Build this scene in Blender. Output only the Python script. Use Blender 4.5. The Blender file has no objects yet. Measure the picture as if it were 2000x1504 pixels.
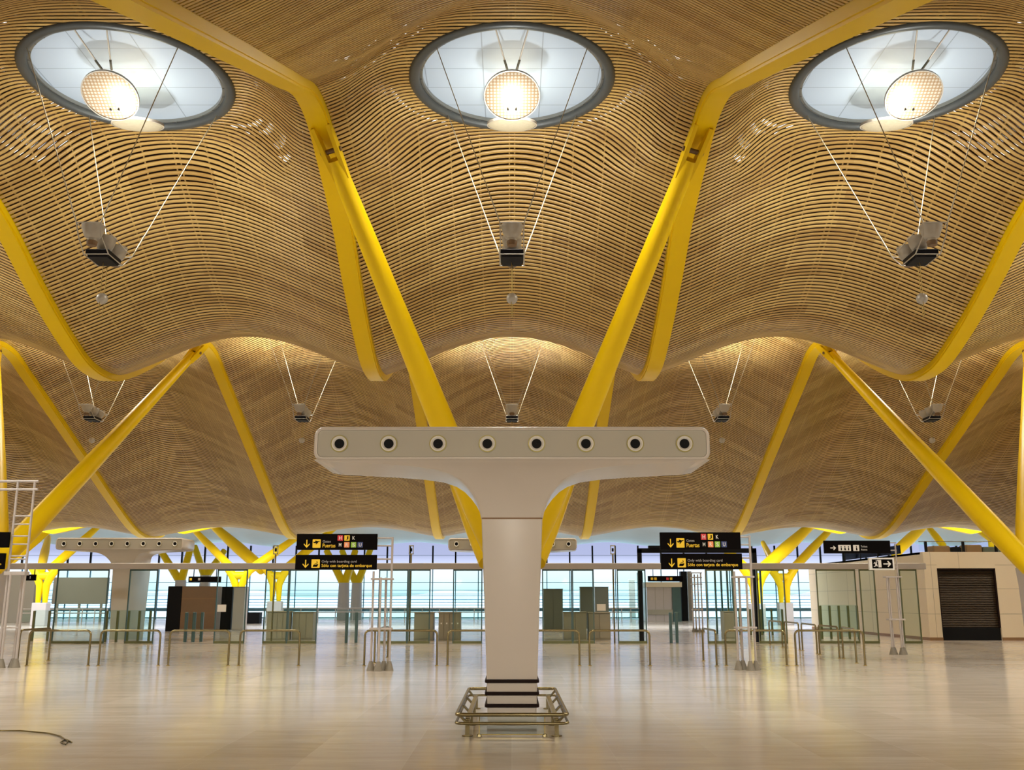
import bpy, math, random
import numpy as np
from mathutils import Vector
random.seed(7)
C = bpy.context.scene
col = C.collection
R_ = math.radians

# ------------------------------------------------------------------ camera
F, H, HZ = 1900.0, 1.8, 1170.0
P = math.atan((HZ - 752) / F)
cP, sP = math.cos(P), math.sin(P)

def at(px, py, X=None, Y=None, Z=None):
    u, v = (px - 1000) / F, (752 - py) / F
    d = (u, cP - v * sP, sP + v * cP)
    t = X / d[0] if X is not None else (Y / d[1] if Y is not None else (Z - H) / d[2])
    return Vector((d[0] * t, d[1] * t, d[2] * t + H))

def fx(px, py):            # foot point on the floor
    return at(px, py, Z=0)

def zy(py, Y):             # height seen at picture row py at depth Y
    return at(1000, py, Y=Y).z

cam = bpy.data.cameras.new('camera')
cam.sensor_width = 36.0
cam.lens = 36.0 * F / 2000
cam.clip_end = 3000
co = bpy.data.objects.new('camera', cam)
col.objects.link(co)
co.location = (0, 0, H)
co.rotation_euler = (math.pi / 2 + P, 0, 0)
C.camera = co

# ------------------------------------------------------------------ materials
MAT = {}
def mat(name, base, rough=0.5, metal=0.0, spec=0.5, emit=None, estr=1.0):
    m = bpy.data.materials.new(name); m.use_nodes = True
    b = m.node_tree.nodes['Principled BSDF']
    b.inputs['Base Color'].default_value = (*base, 1)
    b.inputs['Roughness'].default_value = rough
    b.inputs['Metallic'].default_value = metal
    b.inputs['Specular IOR Level'].default_value = spec
    if emit:
        b.inputs['Emission Color'].default_value = (*emit, 1)
        b.inputs['Emission Strength'].default_value = estr
    MAT[name] = m
    return m

def noisy(name, c1, c2, scale=6.0, rough=0.5, metal=0.0, spec=0.5, stretch=(1, 1, 1), bump=0.0):
    m = mat(name, c1, rough, metal, spec)
    nt = m.node_tree; b = nt.nodes['Principled BSDF']
    g = nt.nodes.new('ShaderNodeNewGeometry')
    mp = nt.nodes.new('ShaderNodeMapping'); mp.inputs['Scale'].default_value = stretch
    n = nt.nodes.new('ShaderNodeTexNoise'); n.inputs['Scale'].default_value = scale; n.inputs['Detail'].default_value = 4
    r = nt.nodes.new('ShaderNodeMix'); r.data_type = 'RGBA'
    r.inputs['A'].default_value = (*c1, 1); r.inputs['B'].default_value = (*c2, 1)
    nt.links.new(g.outputs['Position'], mp.inputs['Vector'])
    nt.links.new(mp.outputs['Vector'], n.inputs['Vector'])
    nt.links.new(n.outputs['Fac'], r.inputs['Factor'])
    nt.links.new(r.outputs['Result'], b.inputs['Base Color'])
    if bump:
        bp = nt.nodes.new('ShaderNodeBump'); bp.inputs['Strength'].default_value = bump
        nt.links.new(n.outputs['Fac'], bp.inputs['Height']); nt.links.new(bp.outputs['Normal'], b.inputs['Normal'])
    return m

noisy('yellow', (0.78, 0.54, 0.0015), (0.73, 0.505, 0.001), 1.5, 0.40, spec=0.22)
noisy('concrete_white', (0.61, 0.56, 0.51), (0.58, 0.535, 0.485), 3, 0.27, spec=0.4)
noisy('panel_grey', (0.42, 0.395, 0.325), (0.40, 0.375, 0.31), 3, 0.5)
mat('nozzle_white', (0.78, 0.76, 0.72), 0.3)
mat('bezel', (0.30, 0.26, 0.08), 0.4, 0.3)
mat('black', (0.004, 0.004, 0.005), 0.6, spec=0.15)
mat('black_rubber', (0.012, 0.004, 0.003), 0.6, spec=0.15)
mat('black_sign', (0.003, 0.002, 0.002), 0.6, spec=0.05)
noisy('steel', (0.26, 0.22, 0.115), (0.22, 0.185, 0.095), 9, 0.27, 0.95)
noisy('brass_steel', (0.46, 0.36, 0.13), (0.40, 0.31, 0.10), 9, 0.3, 0.9)
noisy('white_paint', (0.47, 0.43, 0.41), (0.43, 0.39, 0.37), 6, 0.35)
noisy('grey_foot', (0.24, 0.215, 0.17), (0.20, 0.18, 0.14), 12, 0.6)
noisy('ring_metal', (0.088, 0.105, 0.120), (0.07, 0.085, 0.10), 3, 0.38, 0.5)
noisy('flange_metal', (0.25, 0.26, 0.25), (0.21, 0.22, 0.21), 5, 0.3, 0.5)
mat('cable_steel', (0.42, 0.38, 0.28), 0.5, 0.3)
mat('dark_rod', (0.035, 0.04, 0.03), 0.5, 0.3)
noisy('lamp_bowl', (0.42, 0.40, 0.36), (0.35, 0.33, 0.29), 8, 0.4, 0.2)
mat('ballast_black', (0.006, 0.006, 0.009), 0.6, spec=0.15)
noisy('dish_pale', (0.42, 0.40, 0.31), (0.28, 0.26, 0.19), 14, 0.35)
noisy('wall_cream', (0.66, 0.58, 0.44), (0.63, 0.55, 0.41), 2, 0.55)
noisy('plinth_brown', (0.25, 0.14, 0.06), (0.2, 0.11, 0.05), 4, 0.5)
noisy('header_grey', (0.42, 0.39, 0.37), (0.39, 0.365, 0.345), 2, 0.4, 0.2)
noisy('green_frame', (0.16, 0.17, 0.075), (0.13, 0.14, 0.06), 4, 0.35, 0.6)
noisy('teal_frame', (0.07, 0.13, 0.125), (0.06, 0.11, 0.105), 4, 0.35, 0.5)
noisy('counter_grey', (0.33, 0.31, 0.24), (0.30, 0.28, 0.215), 2, 0.5)
noisy('counter_dark', (0.10, 0.11, 0.085), (0.085, 0.095, 0.07), 2, 0.45)
noisy('brown_wall', (0.17, 0.105, 0.055), (0.145, 0.09, 0.048), 3, 0.55)
noisy('grey_wall', (0.34, 0.32, 0.28), (0.31, 0.29, 0.255), 1, 0.6)
noisy('pylon_grey', (0.44, 0.42, 0.42), (0.40, 0.38, 0.38), 2, 0.6)
noisy('closure_wall', (0.60, 0.52, 0.40), (0.58, 0.50, 0.38), 0.5, 0.7)
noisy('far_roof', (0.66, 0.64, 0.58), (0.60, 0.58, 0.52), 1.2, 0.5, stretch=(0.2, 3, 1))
noisy('apron', (0.13, 0.20, 0.25), (0.11, 0.175, 0.22), 0.05, 0.8)
noisy('haze_hill', (0.12, 0.22, 0.31), (0.15, 0.26, 0.34), 0.02, 1.0)
noisy('facade_teal', (0.10, 0.22, 0.30), (0.08, 0.19, 0.26), 1, 0.4, 0.3)
mat('white_sheet', (0.85, 0.85, 0.83), 0.6)
mat('sign_yellow', (0.90, 0.60, 0.02), 0.4)
mat('sign_white', (0.80, 0.78, 0.74), 0.4)
mat('sign_red', (0.62, 0.03, 0.04), 0.4)
mat('sign_orange', (0.85, 0.28, 0.10), 0.4)
mat('sign_green', (0.28, 0.52, 0.05), 0.4)
mat('sign_blue', (0.035, 0.06, 0.20), 0.4)
mat('sign_grey', (0.42, 0.40, 0.40), 0.4)
mat('lavender', (0.45, 0.44, 0.62), 0.5)

def glass(name, tint, gloss=0.10):
    m = bpy.data.materials.new(name); m.use_nodes = True
    nt = m.node_tree; nt.nodes.clear()
    o = nt.nodes.new('ShaderNodeOutputMaterial')
    t = nt.nodes.new('ShaderNodeBsdfTransparent'); t.inputs['Color'].default_value = (*tint, 1)
    g = nt.nodes.new('ShaderNodeBsdfGlossy'); g.inputs['Roughness'].default_value = 0.03
    lw = nt.nodes.new('ShaderNodeLayerWeight'); lw.inputs['Blend'].default_value = gloss
    mx = nt.nodes.new('ShaderNodeMixShader')
    nt.links.new(lw.outputs['Fresnel'], mx.inputs['Fac'])
    nt.links.new(t.outputs[0], mx.inputs[1]); nt.links.new(g.outputs[0], mx.inputs[2])
    nt.links.new(mx.outputs[0], o.inputs['Surface'])
    MAT[name] = m
    return m
glass('glass_green', (0.91, 0.97, 0.945), 0.10)
glass('glass_clear', (0.93, 0.98, 0.99), 0.08)
glass('glass_rail', (0.86, 0.94, 0.92), 0.12)

def N(nt, t, **k):
    n = nt.nodes.new(t)
    for a, v in k.items():
        setattr(n, a, v)
    return n

def bamboo():
    m = bpy.data.materials.new('bamboo'); m.use_nodes = True
    nt = m.node_tree; b = nt.nodes['Principled BSDF']; L = nt.links.new
    g = N(nt, 'ShaderNodeNewGeometry')
    br = N(nt, 'ShaderNodeTexBrick'); br.offset = 0.5
    br.inputs['Color1'].default_value = (0.0, 0, 0, 1); br.inputs['Color2'].default_value = (1, 1, 1, 1)
    br.inputs['Mortar'].default_value = (0.5, 0.5, 0.5, 1)
    br.inputs['Scale'].default_value = 1.0; br.inputs['Mortar Size'].default_value = 0.0
    br.inputs['Brick Width'].default_value = 2.3; br.inputs['Row Height'].default_value = 0.42
    L(g.outputs['Position'], br.inputs['Vector'])
    mp = N(nt, 'ShaderNodeMapping'); mp.inputs['Scale'].default_value = (0.5, 7.0, 7.0)
    L(g.outputs['Position'], mp.inputs['Vector'])
    n = N(nt, 'ShaderNodeTexNoise'); n.inputs['Scale'].default_value = 1.0; n.inputs['Detail'].default_value = 3
    L(mp.outputs['Vector'], n.inputs['Vector'])
    m1 = N(nt, 'ShaderNodeMath', operation='MULTIPLY'); m1.inputs[1].default_value = 0.5
    L(br.outputs['Color'], m1.inputs[0])
    m2 = N(nt, 'ShaderNodeMath', operation='MULTIPLY_ADD'); m2.inputs[1].default_value = 0.52
    L(n.outputs['Fac'], m2.inputs[0]); L(m1.outputs[0], m2.inputs[2])
    cr = N(nt, 'ShaderNodeValToRGB')
    e = cr.color_ramp.elements
    e[0].position = 0.2; e[0].color = (0.42, 0.265, 0.082, 1)
    e[1].position = 0.85; e[1].color = (0.65, 0.465, 0.175, 1)
    L(m2.outputs[0], cr.inputs['Fac']); L(cr.outputs['Color'], b.inputs['Base Color'])
    b.inputs['Roughness'].default_value = 0.30
    b.inputs['Specular IOR Level'].default_value = 0.42
    MAT['bamboo'] = m
bamboo()
noisy('batten', (0.44, 0.30, 0.12), (0.40, 0.27, 0.10), 3, 0.5)
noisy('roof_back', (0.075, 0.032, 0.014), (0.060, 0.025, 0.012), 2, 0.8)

def floor_mat():
    m = bpy.data.materials.new('limestone'); m.use_nodes = True
    nt = m.node_tree; b = nt.nodes['Principled BSDF']; L = nt.links.new
    g = N(nt, 'ShaderNodeNewGeometry')
    br = N(nt, 'ShaderNodeTexBrick'); br.offset = 0.5
    br.inputs['Color1'].default_value = (0.60, 0.60, 0.60, 1); br.inputs['Color2'].default_value = (0.40, 0.40, 0.40, 1)
    br.inputs['Mortar'].default_value = (0.62, 0.62, 0.62, 1)
    br.inputs['Scale'].default_value = 1.0; br.inputs['Mortar Size'].default_value = 0.006
    br.inputs['Brick Width'].default_value = 2.4; br.inputs['Row Height'].default_value = 1.2
    rot = N(nt, 'ShaderNodeMapping'); rot.inputs['Rotation'].default_value = (0, 0, R_(90))
    L(g.outputs['Position'], rot.inputs['Vector']); L(rot.outputs['Vector'], br.inputs['Vector'])
    mp = N(nt, 'ShaderNodeMapping'); mp.inputs['Scale'].default_value = (0.35, 2.0, 1)
    L(g.outputs['Position'], mp.inputs['Vector'])
    n = N(nt, 'ShaderNodeTexNoise'); n.inputs['Scale'].default_value = 1.6; n.inputs['Detail'].default_value = 6; n.inputs['Roughness'].default_value = 0.65
    L(mp.outputs['Vector'], n.inputs['Vector'])
    m1 = N(nt, 'ShaderNodeMath', operation='MULTIPLY'); m1.inputs[1].default_value = 0.55
    L(br.outputs['Color'], m1.inputs[0])
    m2 = N(nt, 'ShaderNodeMath', operation='MULTIPLY_ADD'); m2.inputs[1].default_value = 0.5
    L(n.outputs['Fac'], m2.inputs[0]); L(m1.outputs[0], m2.inputs[2])
    cr = N(nt, 'ShaderNodeValToRGB'); e = cr.color_ramp.elements
    e[0].position = 0.36; e[0].color = (0.42, 0.37, 0.305, 1)
    e[1].position = 0.67; e[1].color = (0.67, 0.62, 0.55, 1)
    L(m2.outputs[0], cr.inputs['Fac']); L(cr.outputs['Color'], b.inputs['Base Color'])
    b.inputs['Roughness'].default_value = 0.15
    b.inputs['Specular IOR Level'].default_value = 0.33
    n2 = N(nt, 'ShaderNodeTexNoise'); n2.inputs['Scale'].default_value = 1.3; n2.inputs['Detail'].default_value = 3
    mp2 = N(nt, 'ShaderNodeMapping'); mp2.inputs['Scale'].default_value = (1, 3, 1)
    L(g.outputs['Position'], mp2.inputs['Vector']); L(mp2.outputs['Vector'], n2.inputs['Vector'])
    bp = N(nt, 'ShaderNodeBump'); bp.inputs['Strength'].default_value = 0.07; bp.inputs['Distance'].default_value = 0.05
    L(n2.outputs['Fac'], bp.inputs['Height']); L(bp.outputs['Normal'], b.inputs['Normal'])
    MAT['limestone'] = m
floor_mat()

def dome_mat():
    m = bpy.data.materials.new('membrane'); m.use_nodes = True
    nt = m.node_tree; b = nt.nodes['Principled BSDF']; L = nt.links.new
    tc = N(nt, 'ShaderNodeTexCoord')
    br = N(nt, 'ShaderNodeTexBrick'); br.offset = 0.0
    br.inputs['Color1'].default_value = (0.25, 0.32, 0.41, 1); br.inputs['Color2'].default_value = (0.25, 0.32, 0.41, 1)
    br.inputs['Mortar'].default_value = (0.11, 0.14, 0.18, 1)
    br.inputs['Scale'].default_value = 1.0; br.inputs['Mortar Size'].default_value = 0.014; br.inputs['Mortar Smooth'].default_value = 0.3
    br.inputs['Brick Width'].default_value = 1.35; br.inputs['Row Height'].default_value = 0.85
    mp = N(nt, 'ShaderNodeMapping'); mp.inputs['Location'].default_value = (0.67, 0.35, 0)
    L(tc.outputs['Object'], mp.inputs['Vector']); L(mp.outputs['Vector'], br.inputs['Vector'])
    L(br.outputs['Color'], b.inputs['Base Color'])
    b.inputs['Roughness'].default_value = 0.5
    b.inputs['Emission Color'].default_value = (0.72, 0.84, 1.0, 1)   # daylight coming through the membrane
    b.inputs['Emission Strength'].default_value = 0.15
    MAT['membrane'] = m
dome_mat()

def disc_mat():
    m = bpy.data.materials.new('reflector_dots'); m.use_nodes = True
    nt = m.node_tree; b = nt.nodes['Principled BSDF']; L = nt.links.new
    tc = N(nt, 'ShaderNodeTexCoord')
    mp = N(nt, 'ShaderNodeMapping'); mp.inputs['Scale'].default_value = (13, 13, 0)
    v = N(nt, 'ShaderNodeTexVoronoi'); v.inputs['Scale'].default_value = 1.0; v.inputs['Randomness'].default_value = 0.0
    L(tc.outputs['Object'], mp.inputs['Vector']); L(mp.outputs['Vector'], v.inputs['Vector'])
    cr = N(nt, 'ShaderNodeValToRGB'); e = cr.color_ramp.elements
    e[0].position = 0.30; e[0].color = (0.92, 0.90, 0.84, 1)
    e[1].position = 0.42; e[1].color = (0.62, 0.47, 0.30, 1)
    L(v.outputs['Distance'], cr.inputs['Fac']); L(cr.outputs['Color'], b.inputs['Base Color'])
    b.inputs['Roughness'].default_value = 0.38
    b.inputs['Metallic'].default_value = 0.65
    MAT['reflector_dots'] = m
disc_mat()

def shutter_mat():
    m = mat('shutter', (0.040, 0.023, 0.009), 0.5, 0.3)
    return m
shutter_mat()

# ------------------------------------------------------------------ mesh building
BASE = {}
class MB:
    def __init__(self):
        self.v, self.f = [], []
    def add(self, vs, fs):
        o = len(self.v)
        self.v += [tuple(p) for p in vs]
        self.f += [tuple(i + o for i in f) for f in fs]
        return self
    def box(self, x0, x1, y0, y1, z0, z1):
        vs = [(x, y, z) for z in (z0, z1) for y in (y0, y1) for x in (x0, x1)]
        return self.add(vs, [(0, 2, 3, 1), (4, 5, 7, 6), (0, 1, 5, 4), (2, 6, 7, 3), (0, 4, 6, 2), (1, 3, 7, 5)])
    def bevbox(self, x0, x1, y0, y1, z0, z1, b=0.01):
        # box with chamfered vertical and horizontal edges
        pts = []
        for z, k in ((z0, b), (z0 + b, 0), (z1 - b, 0), (z1, b)):
            xa, xb, ya, yb = x0 + k, x1 - k, y0 + k, y1 - k
            pts.append([(xa + b, ya, z), (xb - b, ya, z), (xb, ya + b, z), (xb, yb - b, z), (xb - b, yb, z), (xa + b, yb, z), (xa, yb - b, z), (xa, ya + b, z)])
        return self.loft(pts)
    def loft(self, rings, cap=True, closed=True):
        n = len(rings[0]); o = len(self.v)
        for r in rings:
            self.v += [tuple(p) for p in r]
        for i in range(len(rings) - 1):
            for j in range(n if closed else n - 1):
                a, b = o + i * n + j, o + i * n + (j + 1) % n
                self.f.append((a, b, b + n, a + n))
        if cap:
            self.f.append(tuple(o + j for j in range(n))[::-1])
            self.f.append(tuple(o + (len(rings) - 1) * n + j for j in range(n)))
        return self
    def tube(self, pts, r, n=10, cap=True, ex=1.0):
        pts = [Vector(p) for p in pts]
        rs = r if isinstance(r, (list, tuple)) else [r] * len(pts)
        rings = []; up = None
        for i, p in enumerate(pts):
            d = (pts[min(i + 1, len(pts) - 1)] - pts[max(i - 1, 0)]).normalized()
            if up is None:
                up = Vector((0, 0, 1)) if abs(d.z) < 0.9 else Vector((1, 0, 0))
            a = d.cross(up).normalized(); b = a.cross(d).normalized(); up = b
            rings.append([p + (a * math.cos(t) * ex + b * math.sin(t)) * rs[i] for t in [2 * math.pi * k / n for k in range(n)]])
        return self.loft(rings, cap)
    def lathe(self, prof, c, axis='z', n=24, cap=False):
        rings = []
        for r, h in prof:
            ring = []
            for k in range(n):
                t = 2 * math.pi * k / n
                u, w = r * math.cos(t), r * math.sin(t)
                ring.append((c[0] + u, c[1] + w, c[2] + h) if axis == 'z' else (c[0] + u, c[1] + h, c[2] + w))
            rings.append(ring)
        return self.loft(rings, cap)
    def poly(self, pts2, y, th=0.004):          # flat polygon facing -Y made as a thin plate
        n = len(pts2)
        vs = [(x, y, z) for x, z in pts2] + [(x, y + th, z) for x, z in pts2]
        fs = [tuple(range(n)), tuple(range(2 * n - 1, n - 1, -1))]
        fs += [(i, (i + 1) % n, n + (i + 1) % n, n + i) for i in range(n)]
        return self.add(vs, fs)
    def build(self, name, m, parent=None, smooth=None, root=None):
        me = bpy.data.meshes.new(name)
        b = Vector((0, 0, 0))
        if parent is not None:
            b = BASE.get(parent.name, b)
        elif root is not None:
            b = Vector(root)
        me.from_pydata([(p[0] - b.x, p[1] - b.y, p[2] - b.z) for p in self.v], [], self.f)
        me.materials.append(MAT[m])
        o = bpy.data.objects.new(name, me); col.objects.link(o)
        if parent is not None:
            o.parent = parent
        else:
            o.location = b
        BASE[o.name] = b
        if smooth:
            me.polygons.foreach_set('use_smooth', [True] * len(me.polygons))
            me.set_sharp_from_angle(angle=R_(smooth))
        me.update()
        return o

def thing(name, label, cat, loc, group=None):
    o = bpy.data.objects.new(name, None); col.objects.link(o)
    o.empty_display_size = 0.2
    o.location = loc; BASE[o.name] = Vector(loc)
    return tag(o, label, cat, group)
def tag(o, label, cat, group=None):
    o['label'] = label; o['category'] = cat
    if group: o['group'] = group
    return o
def struct(o):
    o['kind'] = 'structure'; return o
def dup(root, loc, label, group=None):
    r = root.copy(); col.objects.link(r); r.location = loc; r['label'] = label
    if group: r['group'] = group
    for ch in list(root.children):
        c = ch.copy(); col.objects.link(c); c.parent = r
        for g in list(ch.children):
            d = g.copy(); col.objects.link(d); d.parent = c
    return r

def lettering(mb, text, x, z, w, h, y, bold=False):
    """outline letters facing -Y, fitted to the box x..x+w, z..z+h"""
    cu = bpy.data.curves.new('t', 'FONT'); cu.body = text; cu.size = 1.0
    cu.resolution_u = 3
    if bold: cu.offset = 0.010
    o = bpy.data.objects.new('t', cu); col.objects.link(o)
    me = bpy.data.meshes.new_from_object(o)
    vs = [v.co.copy() for v in me.vertices]
    fs = [tuple(p.vertices) for p in me.polygons]
    x0 = min(v.x for v in vs); x1 = max(v.x for v in vs); z0 = min(v.y for v in vs); z1 = max(v.y for v in vs)
    mb.add([(x + (v.x - x0) / (x1 - x0) * w, y, z + (v.y - z0) / (z1 - z0) * h) for v in vs], fs)
    col.objects.unlink(o); bpy.data.objects.remove(o); bpy.data.curves.remove(cu); bpy.data.meshes.remove(me)

# ------------------------------------------------------------------ roof shape
Y0 = 30.8
PD = [0, 1, 2.6, 4.8, 6.5, 8.7, 10.2, 11.5, 13.1, 15.5, 18, 21.2, 23, 25, 27, 28.3, 29.5, 31, 33, 36]
PZ = [8.85, 8.93, 9.45, 10.45, 11.35, 12.15, 12.55, 12.45, 11.8, 10.78, 9.7, 8.3, 7.5, 6.65, 5.88, 5.55, 5.42, 5.5, 6.0, 7.2]
_pd = np.array([-x for x in PD[:0:-1]] + PD); _pz = np.array(PZ[:0:-1] + PZ)
def catmull(xq, xs, ys):
    m = np.gradient(ys, xs)
    i = np.clip(np.searchsorted(xs, xq) - 1, 0, len(xs) - 2)
    h = xs[i + 1] - xs[i]; t = (xq - xs[i]) / h
    return ((2*t**3 - 3*t**2 + 1) * ys[i] + (t**3 - 2*t**2 + t) * h * m[i] + (-2*t**3 + 3*t**2) * ys[i+1] + (t**3 - t**2) * h * m[i+1])
def zbeam(Y):
    return catmull(np.asarray(Y, float) - Y0, _pd, _pz)
def rise(Y):
    d = np.abs(np.asarray(Y, float) - Y0)
    return np.interp(d, [0, 4, 7.5, 10, 12, 14, 17, 20, 24, 28, 36], [1.38, 1.55, 1.76, 1.56, 1.58, 1.80, 1.95, 1.8, 1.2, 0.62, 0.62])
RING = (20.8, 13.68, 2.37)
RTILT = 0.0
def zsurf(x, Y):                     # x from the bay's middle
    u = np.clip(np.abs(x) / 4.5, 0, 1)
    sh = 0.7 * np.cos(np.pi * u / 2) + 0.3 * (1 + np.cos(np.pi * u)) / 2
    z = zbeam(Y) + 0.12 + rise(Y) * sh
    r = np.hypot(x, np.asarray(Y) - RING[0])
    t = np.clip((r - 2.34) / 1.7, 0, 1); t = t * t * (3 - 2 * t)
    return (RING[1] + 0.02 + RTILT * (np.asarray(Y) - RING[0])) * (1 - t) + z * t
YA, YB = -4.6, 63.0
ys = np.linspace(YA, YB, 4000)
arc = np.concatenate([[0], np.cumsum(np.hypot(np.diff(ys), np.diff(zbeam(ys))))])
PITCH = 0.140

def mesh_np(name, V, Fq, m):
    me = bpy.data.meshes.new(name)
    me.vertices.add(len(V)); me.vertices.foreach_set('co', V.astype(np.float32).ravel())
    me.loops.add(Fq.size); me.loops.foreach_set('vertex_index', Fq.astype(np.int32).ravel())
    me.polygons.add(len(Fq)); me.polygons.foreach_set('loop_start', np.arange(0, Fq.size, 4, dtype=np.int32))
    me.update(calc_edges=True); me.validate()
    me.materials.append(MAT[m])
    return me

def strips(width, pitch, dz, boxed, name, m, hole):
    """slats running across one bay; each slat follows the arch from beam to beam and stops at the skylight"""
    V, Fq = [], []
    o = 0
    xe = 4.5 - (0.27 if boxed else 0.18)
    for s in np.arange(pitch / 2, arc[-1], pitch):
        yc = float(np.interp(s, arc, ys))
        yy = [float(np.interp(s + k * width / 2, arc, ys)) for k in (-1, 1)]
        dy = yc - RING[0]
        if abs(dy) < hole:
            c = math.sqrt(hole * hole - dy * dy); spans = [(-xe, -c, 11), (c, xe, 11)] if c < xe else []
        else:
            spans = [(-xe, xe, 22)]
        for a, b, n in spans:
            x = np.linspace(a, b, n + 1)
            z0, z1 = zsurf(x, yy[0]) + dz, zsurf(x, yy[1]) + dz
            B0 = np.stack([x, np.full_like(x, yy[0]), z0], 1); B1 = np.stack([x, np.full_like(x, yy[1]), z1], 1)
            i = np.arange(n)
            if boxed:
                t = np.array([0, yy[0] - yy[1], 0]); nrm = np.stack([0 * x, -(z1 - z0), np.full_like(x, yy[1] - yy[0])], 1)
                nrm /= np.linalg.norm(nrm, axis=1)[:, None]
                T0, T1 = B0 + nrm * 0.009, B1 + nrm * 0.009
                V += [B0, B1, T0, T1]; k = n + 1
                for p, q in ((0, 1), (2, 0), (1, 3), (3, 2)):
                    Fq.append(np.stack([o + p * k + i, o + q * k + i, o + q * k + i + 1, o + p * k + i + 1], 1))
                o += 4 * k
            else:
                V += [B0, B1]; k = n + 1
                Fq.append(np.stack([o + i, o + k + i, o + k + i + 1, o + i + 1], 1)); o += 2 * k
    return mesh_np(name, np.concatenate(V), np.concatenate(Fq), m)

slat_me = strips(0.093, PITCH, 0.0, True, 'slats', 'bamboo', RING[2] - 0.02)
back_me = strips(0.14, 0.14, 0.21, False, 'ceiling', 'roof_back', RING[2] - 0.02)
def batten_mesh():
    V, Fq = [], []; o = 0
    yy = np.linspace(YA, YB, 420)
    for x in (-3.9, -3.15, -2.4, -1.62, -0.86, -0.07, 0.07, 0.86, 1.62, 2.4, 3.15, 3.9):
        c = math.sqrt(max(0, RING[2] ** 2 - x * x)) if abs(x) < RING[2] else 0
        for part in ((yy[yy < RING[0] - c], yy[yy > RING[0] + c]) if c else (yy,)):
            z = zsurf(np.full_like(part, x), part) + 0.03
            L0 = np.stack([np.full_like(part, x - 0.017), part, z], 1); L1 = np.stack([np.full_like(part, x + 0.017), part, z], 1)
            T0 = L0 + [0, 0, 0.05]; T1 = L1 + [0, 0, 0.05]
            V += [L0, L1, T0, T1]; n = len(part); i = np.arange(n - 1)
            for p, q in ((0, 1), (2, 0), (1, 3)):
                Fq.append(np.stack([o + p * n + i, o + q * n + i, o + q * n + i + 1, o + p * n + i + 1], 1))
            o += 4 * n
    return mesh_np('battens', np.concatenate(V), np.concatenate(Fq), 'batten')
bat_me = batten_mesh()
for b in range(-3, 4):
    o = struct(bpy.data.objects.new('ceiling', back_me)); col.objects.link(o); o.location = (9 * b, 0, 0)
    for nm, me in (('slats', slat_me), ('battens', bat_me)):
        c = bpy.data.objects.new(nm, me); col.objects.link(c); c.parent = o

# yellow roof beams on the bay lines
def beam_mesh():
    mb = MB(); rings = []
    yy = np.concatenate([np.linspace(YA, 15, 30), np.linspace(15.4, 47, 120), np.linspace(47.5, YB, 40)])
    zz = zbeam(yy); sl = np.gradient(zz, yy)
    for y, z, s in zip(yy, zz, sl):
        nl = math.hypot(1, s); ny, nz = -s / nl, 1 / nl
        prof = [(-0.225, 0), (0.225, 0), (0.225, 0.05), (0.262, 0.05), (0.262, 0.44), (-0.262, 0.44), (-0.262, 0.05), (-0.225, 0.05)]
        rings.append([(px, y + ny * h, z + nz * h) for px, h in prof])
    mb.loft(rings)
    return mb
bm0 = beam_mesh().build('roof_beam', 'yellow', smooth=30)
BL = {-4.5: 'yellow curved roof beam left of the middle skylight, landing on the left big strut',
      4.5: 'yellow curved roof beam right of the middle skylight, landing on the right big strut',
      -13.5: 'yellow curved roof beam sweeping down from the left picture edge beyond the left skylight',
      13.5: 'yellow curved roof beam sweeping down from the right picture edge beyond the right skylight',
      -22.5: 'leftmost yellow roof beam, seen only on the rear wave by the left edge',
      22.5: 'rightmost yellow roof beam, seen only on the rear wave by the right edge'}
for x, lab in BL.items():
    o = bm0 if x == -4.5 else bm0.copy()
    if o is not bm0: col.objects.link(o)
    o.location = (x, 0, 0)
    tag(o, lab, 'beam', 'yellow roof beams')

# ------------------------------------------------------------------ skylights
def make_skylight(loc):
    X, Yc, Z = loc
    t = thing('skylight', '', 'skylight', loc, 'round skylights')
    prof = [(2.55, 0.34), (2.43, 0.33), (2.42, 0.10), (2.41, 0.0), (2.36, -0.05), (2.26, -0.06), (2.19, -0.03), (2.165, 0.03), (2.16, 0.09)]
    MB().lathe(prof, loc, n=96).build('ring_frame', 'ring_metal', t, 60)
    fl = MB().lathe([(2.165, 0.07), (2.10, 0.05), (2.09, 0.14)], loc, n=96)
    for k in range(32):
        a = 2 * math.pi * k / 32
        ca, sa = math.cos(a), math.sin(a)
        fl.tube([(X + 2.16 * ca, Yc + 2.16 * sa, Z + 0.06), (X + 2.10 * ca, Yc + 2.10 * sa, Z + 0.045)], 0.011, 5)
    fl.build('inner_flange', 'flange_metal', t, 60)
    cap = [(2.15, 0.13)] + [(2.15 * math.cos(a), 0.13 + 0.95 * math.sin(a)) for a in np.linspace(0.05, math.pi / 2 - 0.005, 18)]
    MB().lathe(cap, loc, n=96, cap=True).build('membrane_dome', 'membrane', t, 60)
    return t

def make_disc(center, nrm, r, label, dish=False):
    c = Vector(center)
    o = thing('reflector_disc', label, 'reflector', center, 'round reflector discs')
    q = Vector((0, 0, -1)).rotation_difference(Vector(nrm))
    mb = MB().lathe([(r - 0.02, -0.015), (r, 0.0), (r - 0.02, 0.02)] if not dish else [(r * math.sin(a), -0.10 * math.cos(a)) for a in np.linspace(0.04, math.pi - 0.04, 15)], (0, 0, 0), n=56, cap=True)
    d = mb.build('disc', 'reflector_dots' if not dish else 'dish_pale', None, 50)
    d.parent = o; d.rotation_mode = 'QUATERNION'; d.rotation_quaternion = q
    rim = MB().lathe([(r - 0.005, -0.03), (r + 0.02, -0.03), (r + 0.02, 0.03), (r - 0.005, 0.03), (r - 0.005, -0.03)], (0, 0, 0), n=56).build('rim', 'lamp_bowl', None, 40)
    rim.parent = o; rim.rotation_mode = 'QUATERNION'; rim.rotation_quaternion = q
    return o, q

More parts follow.
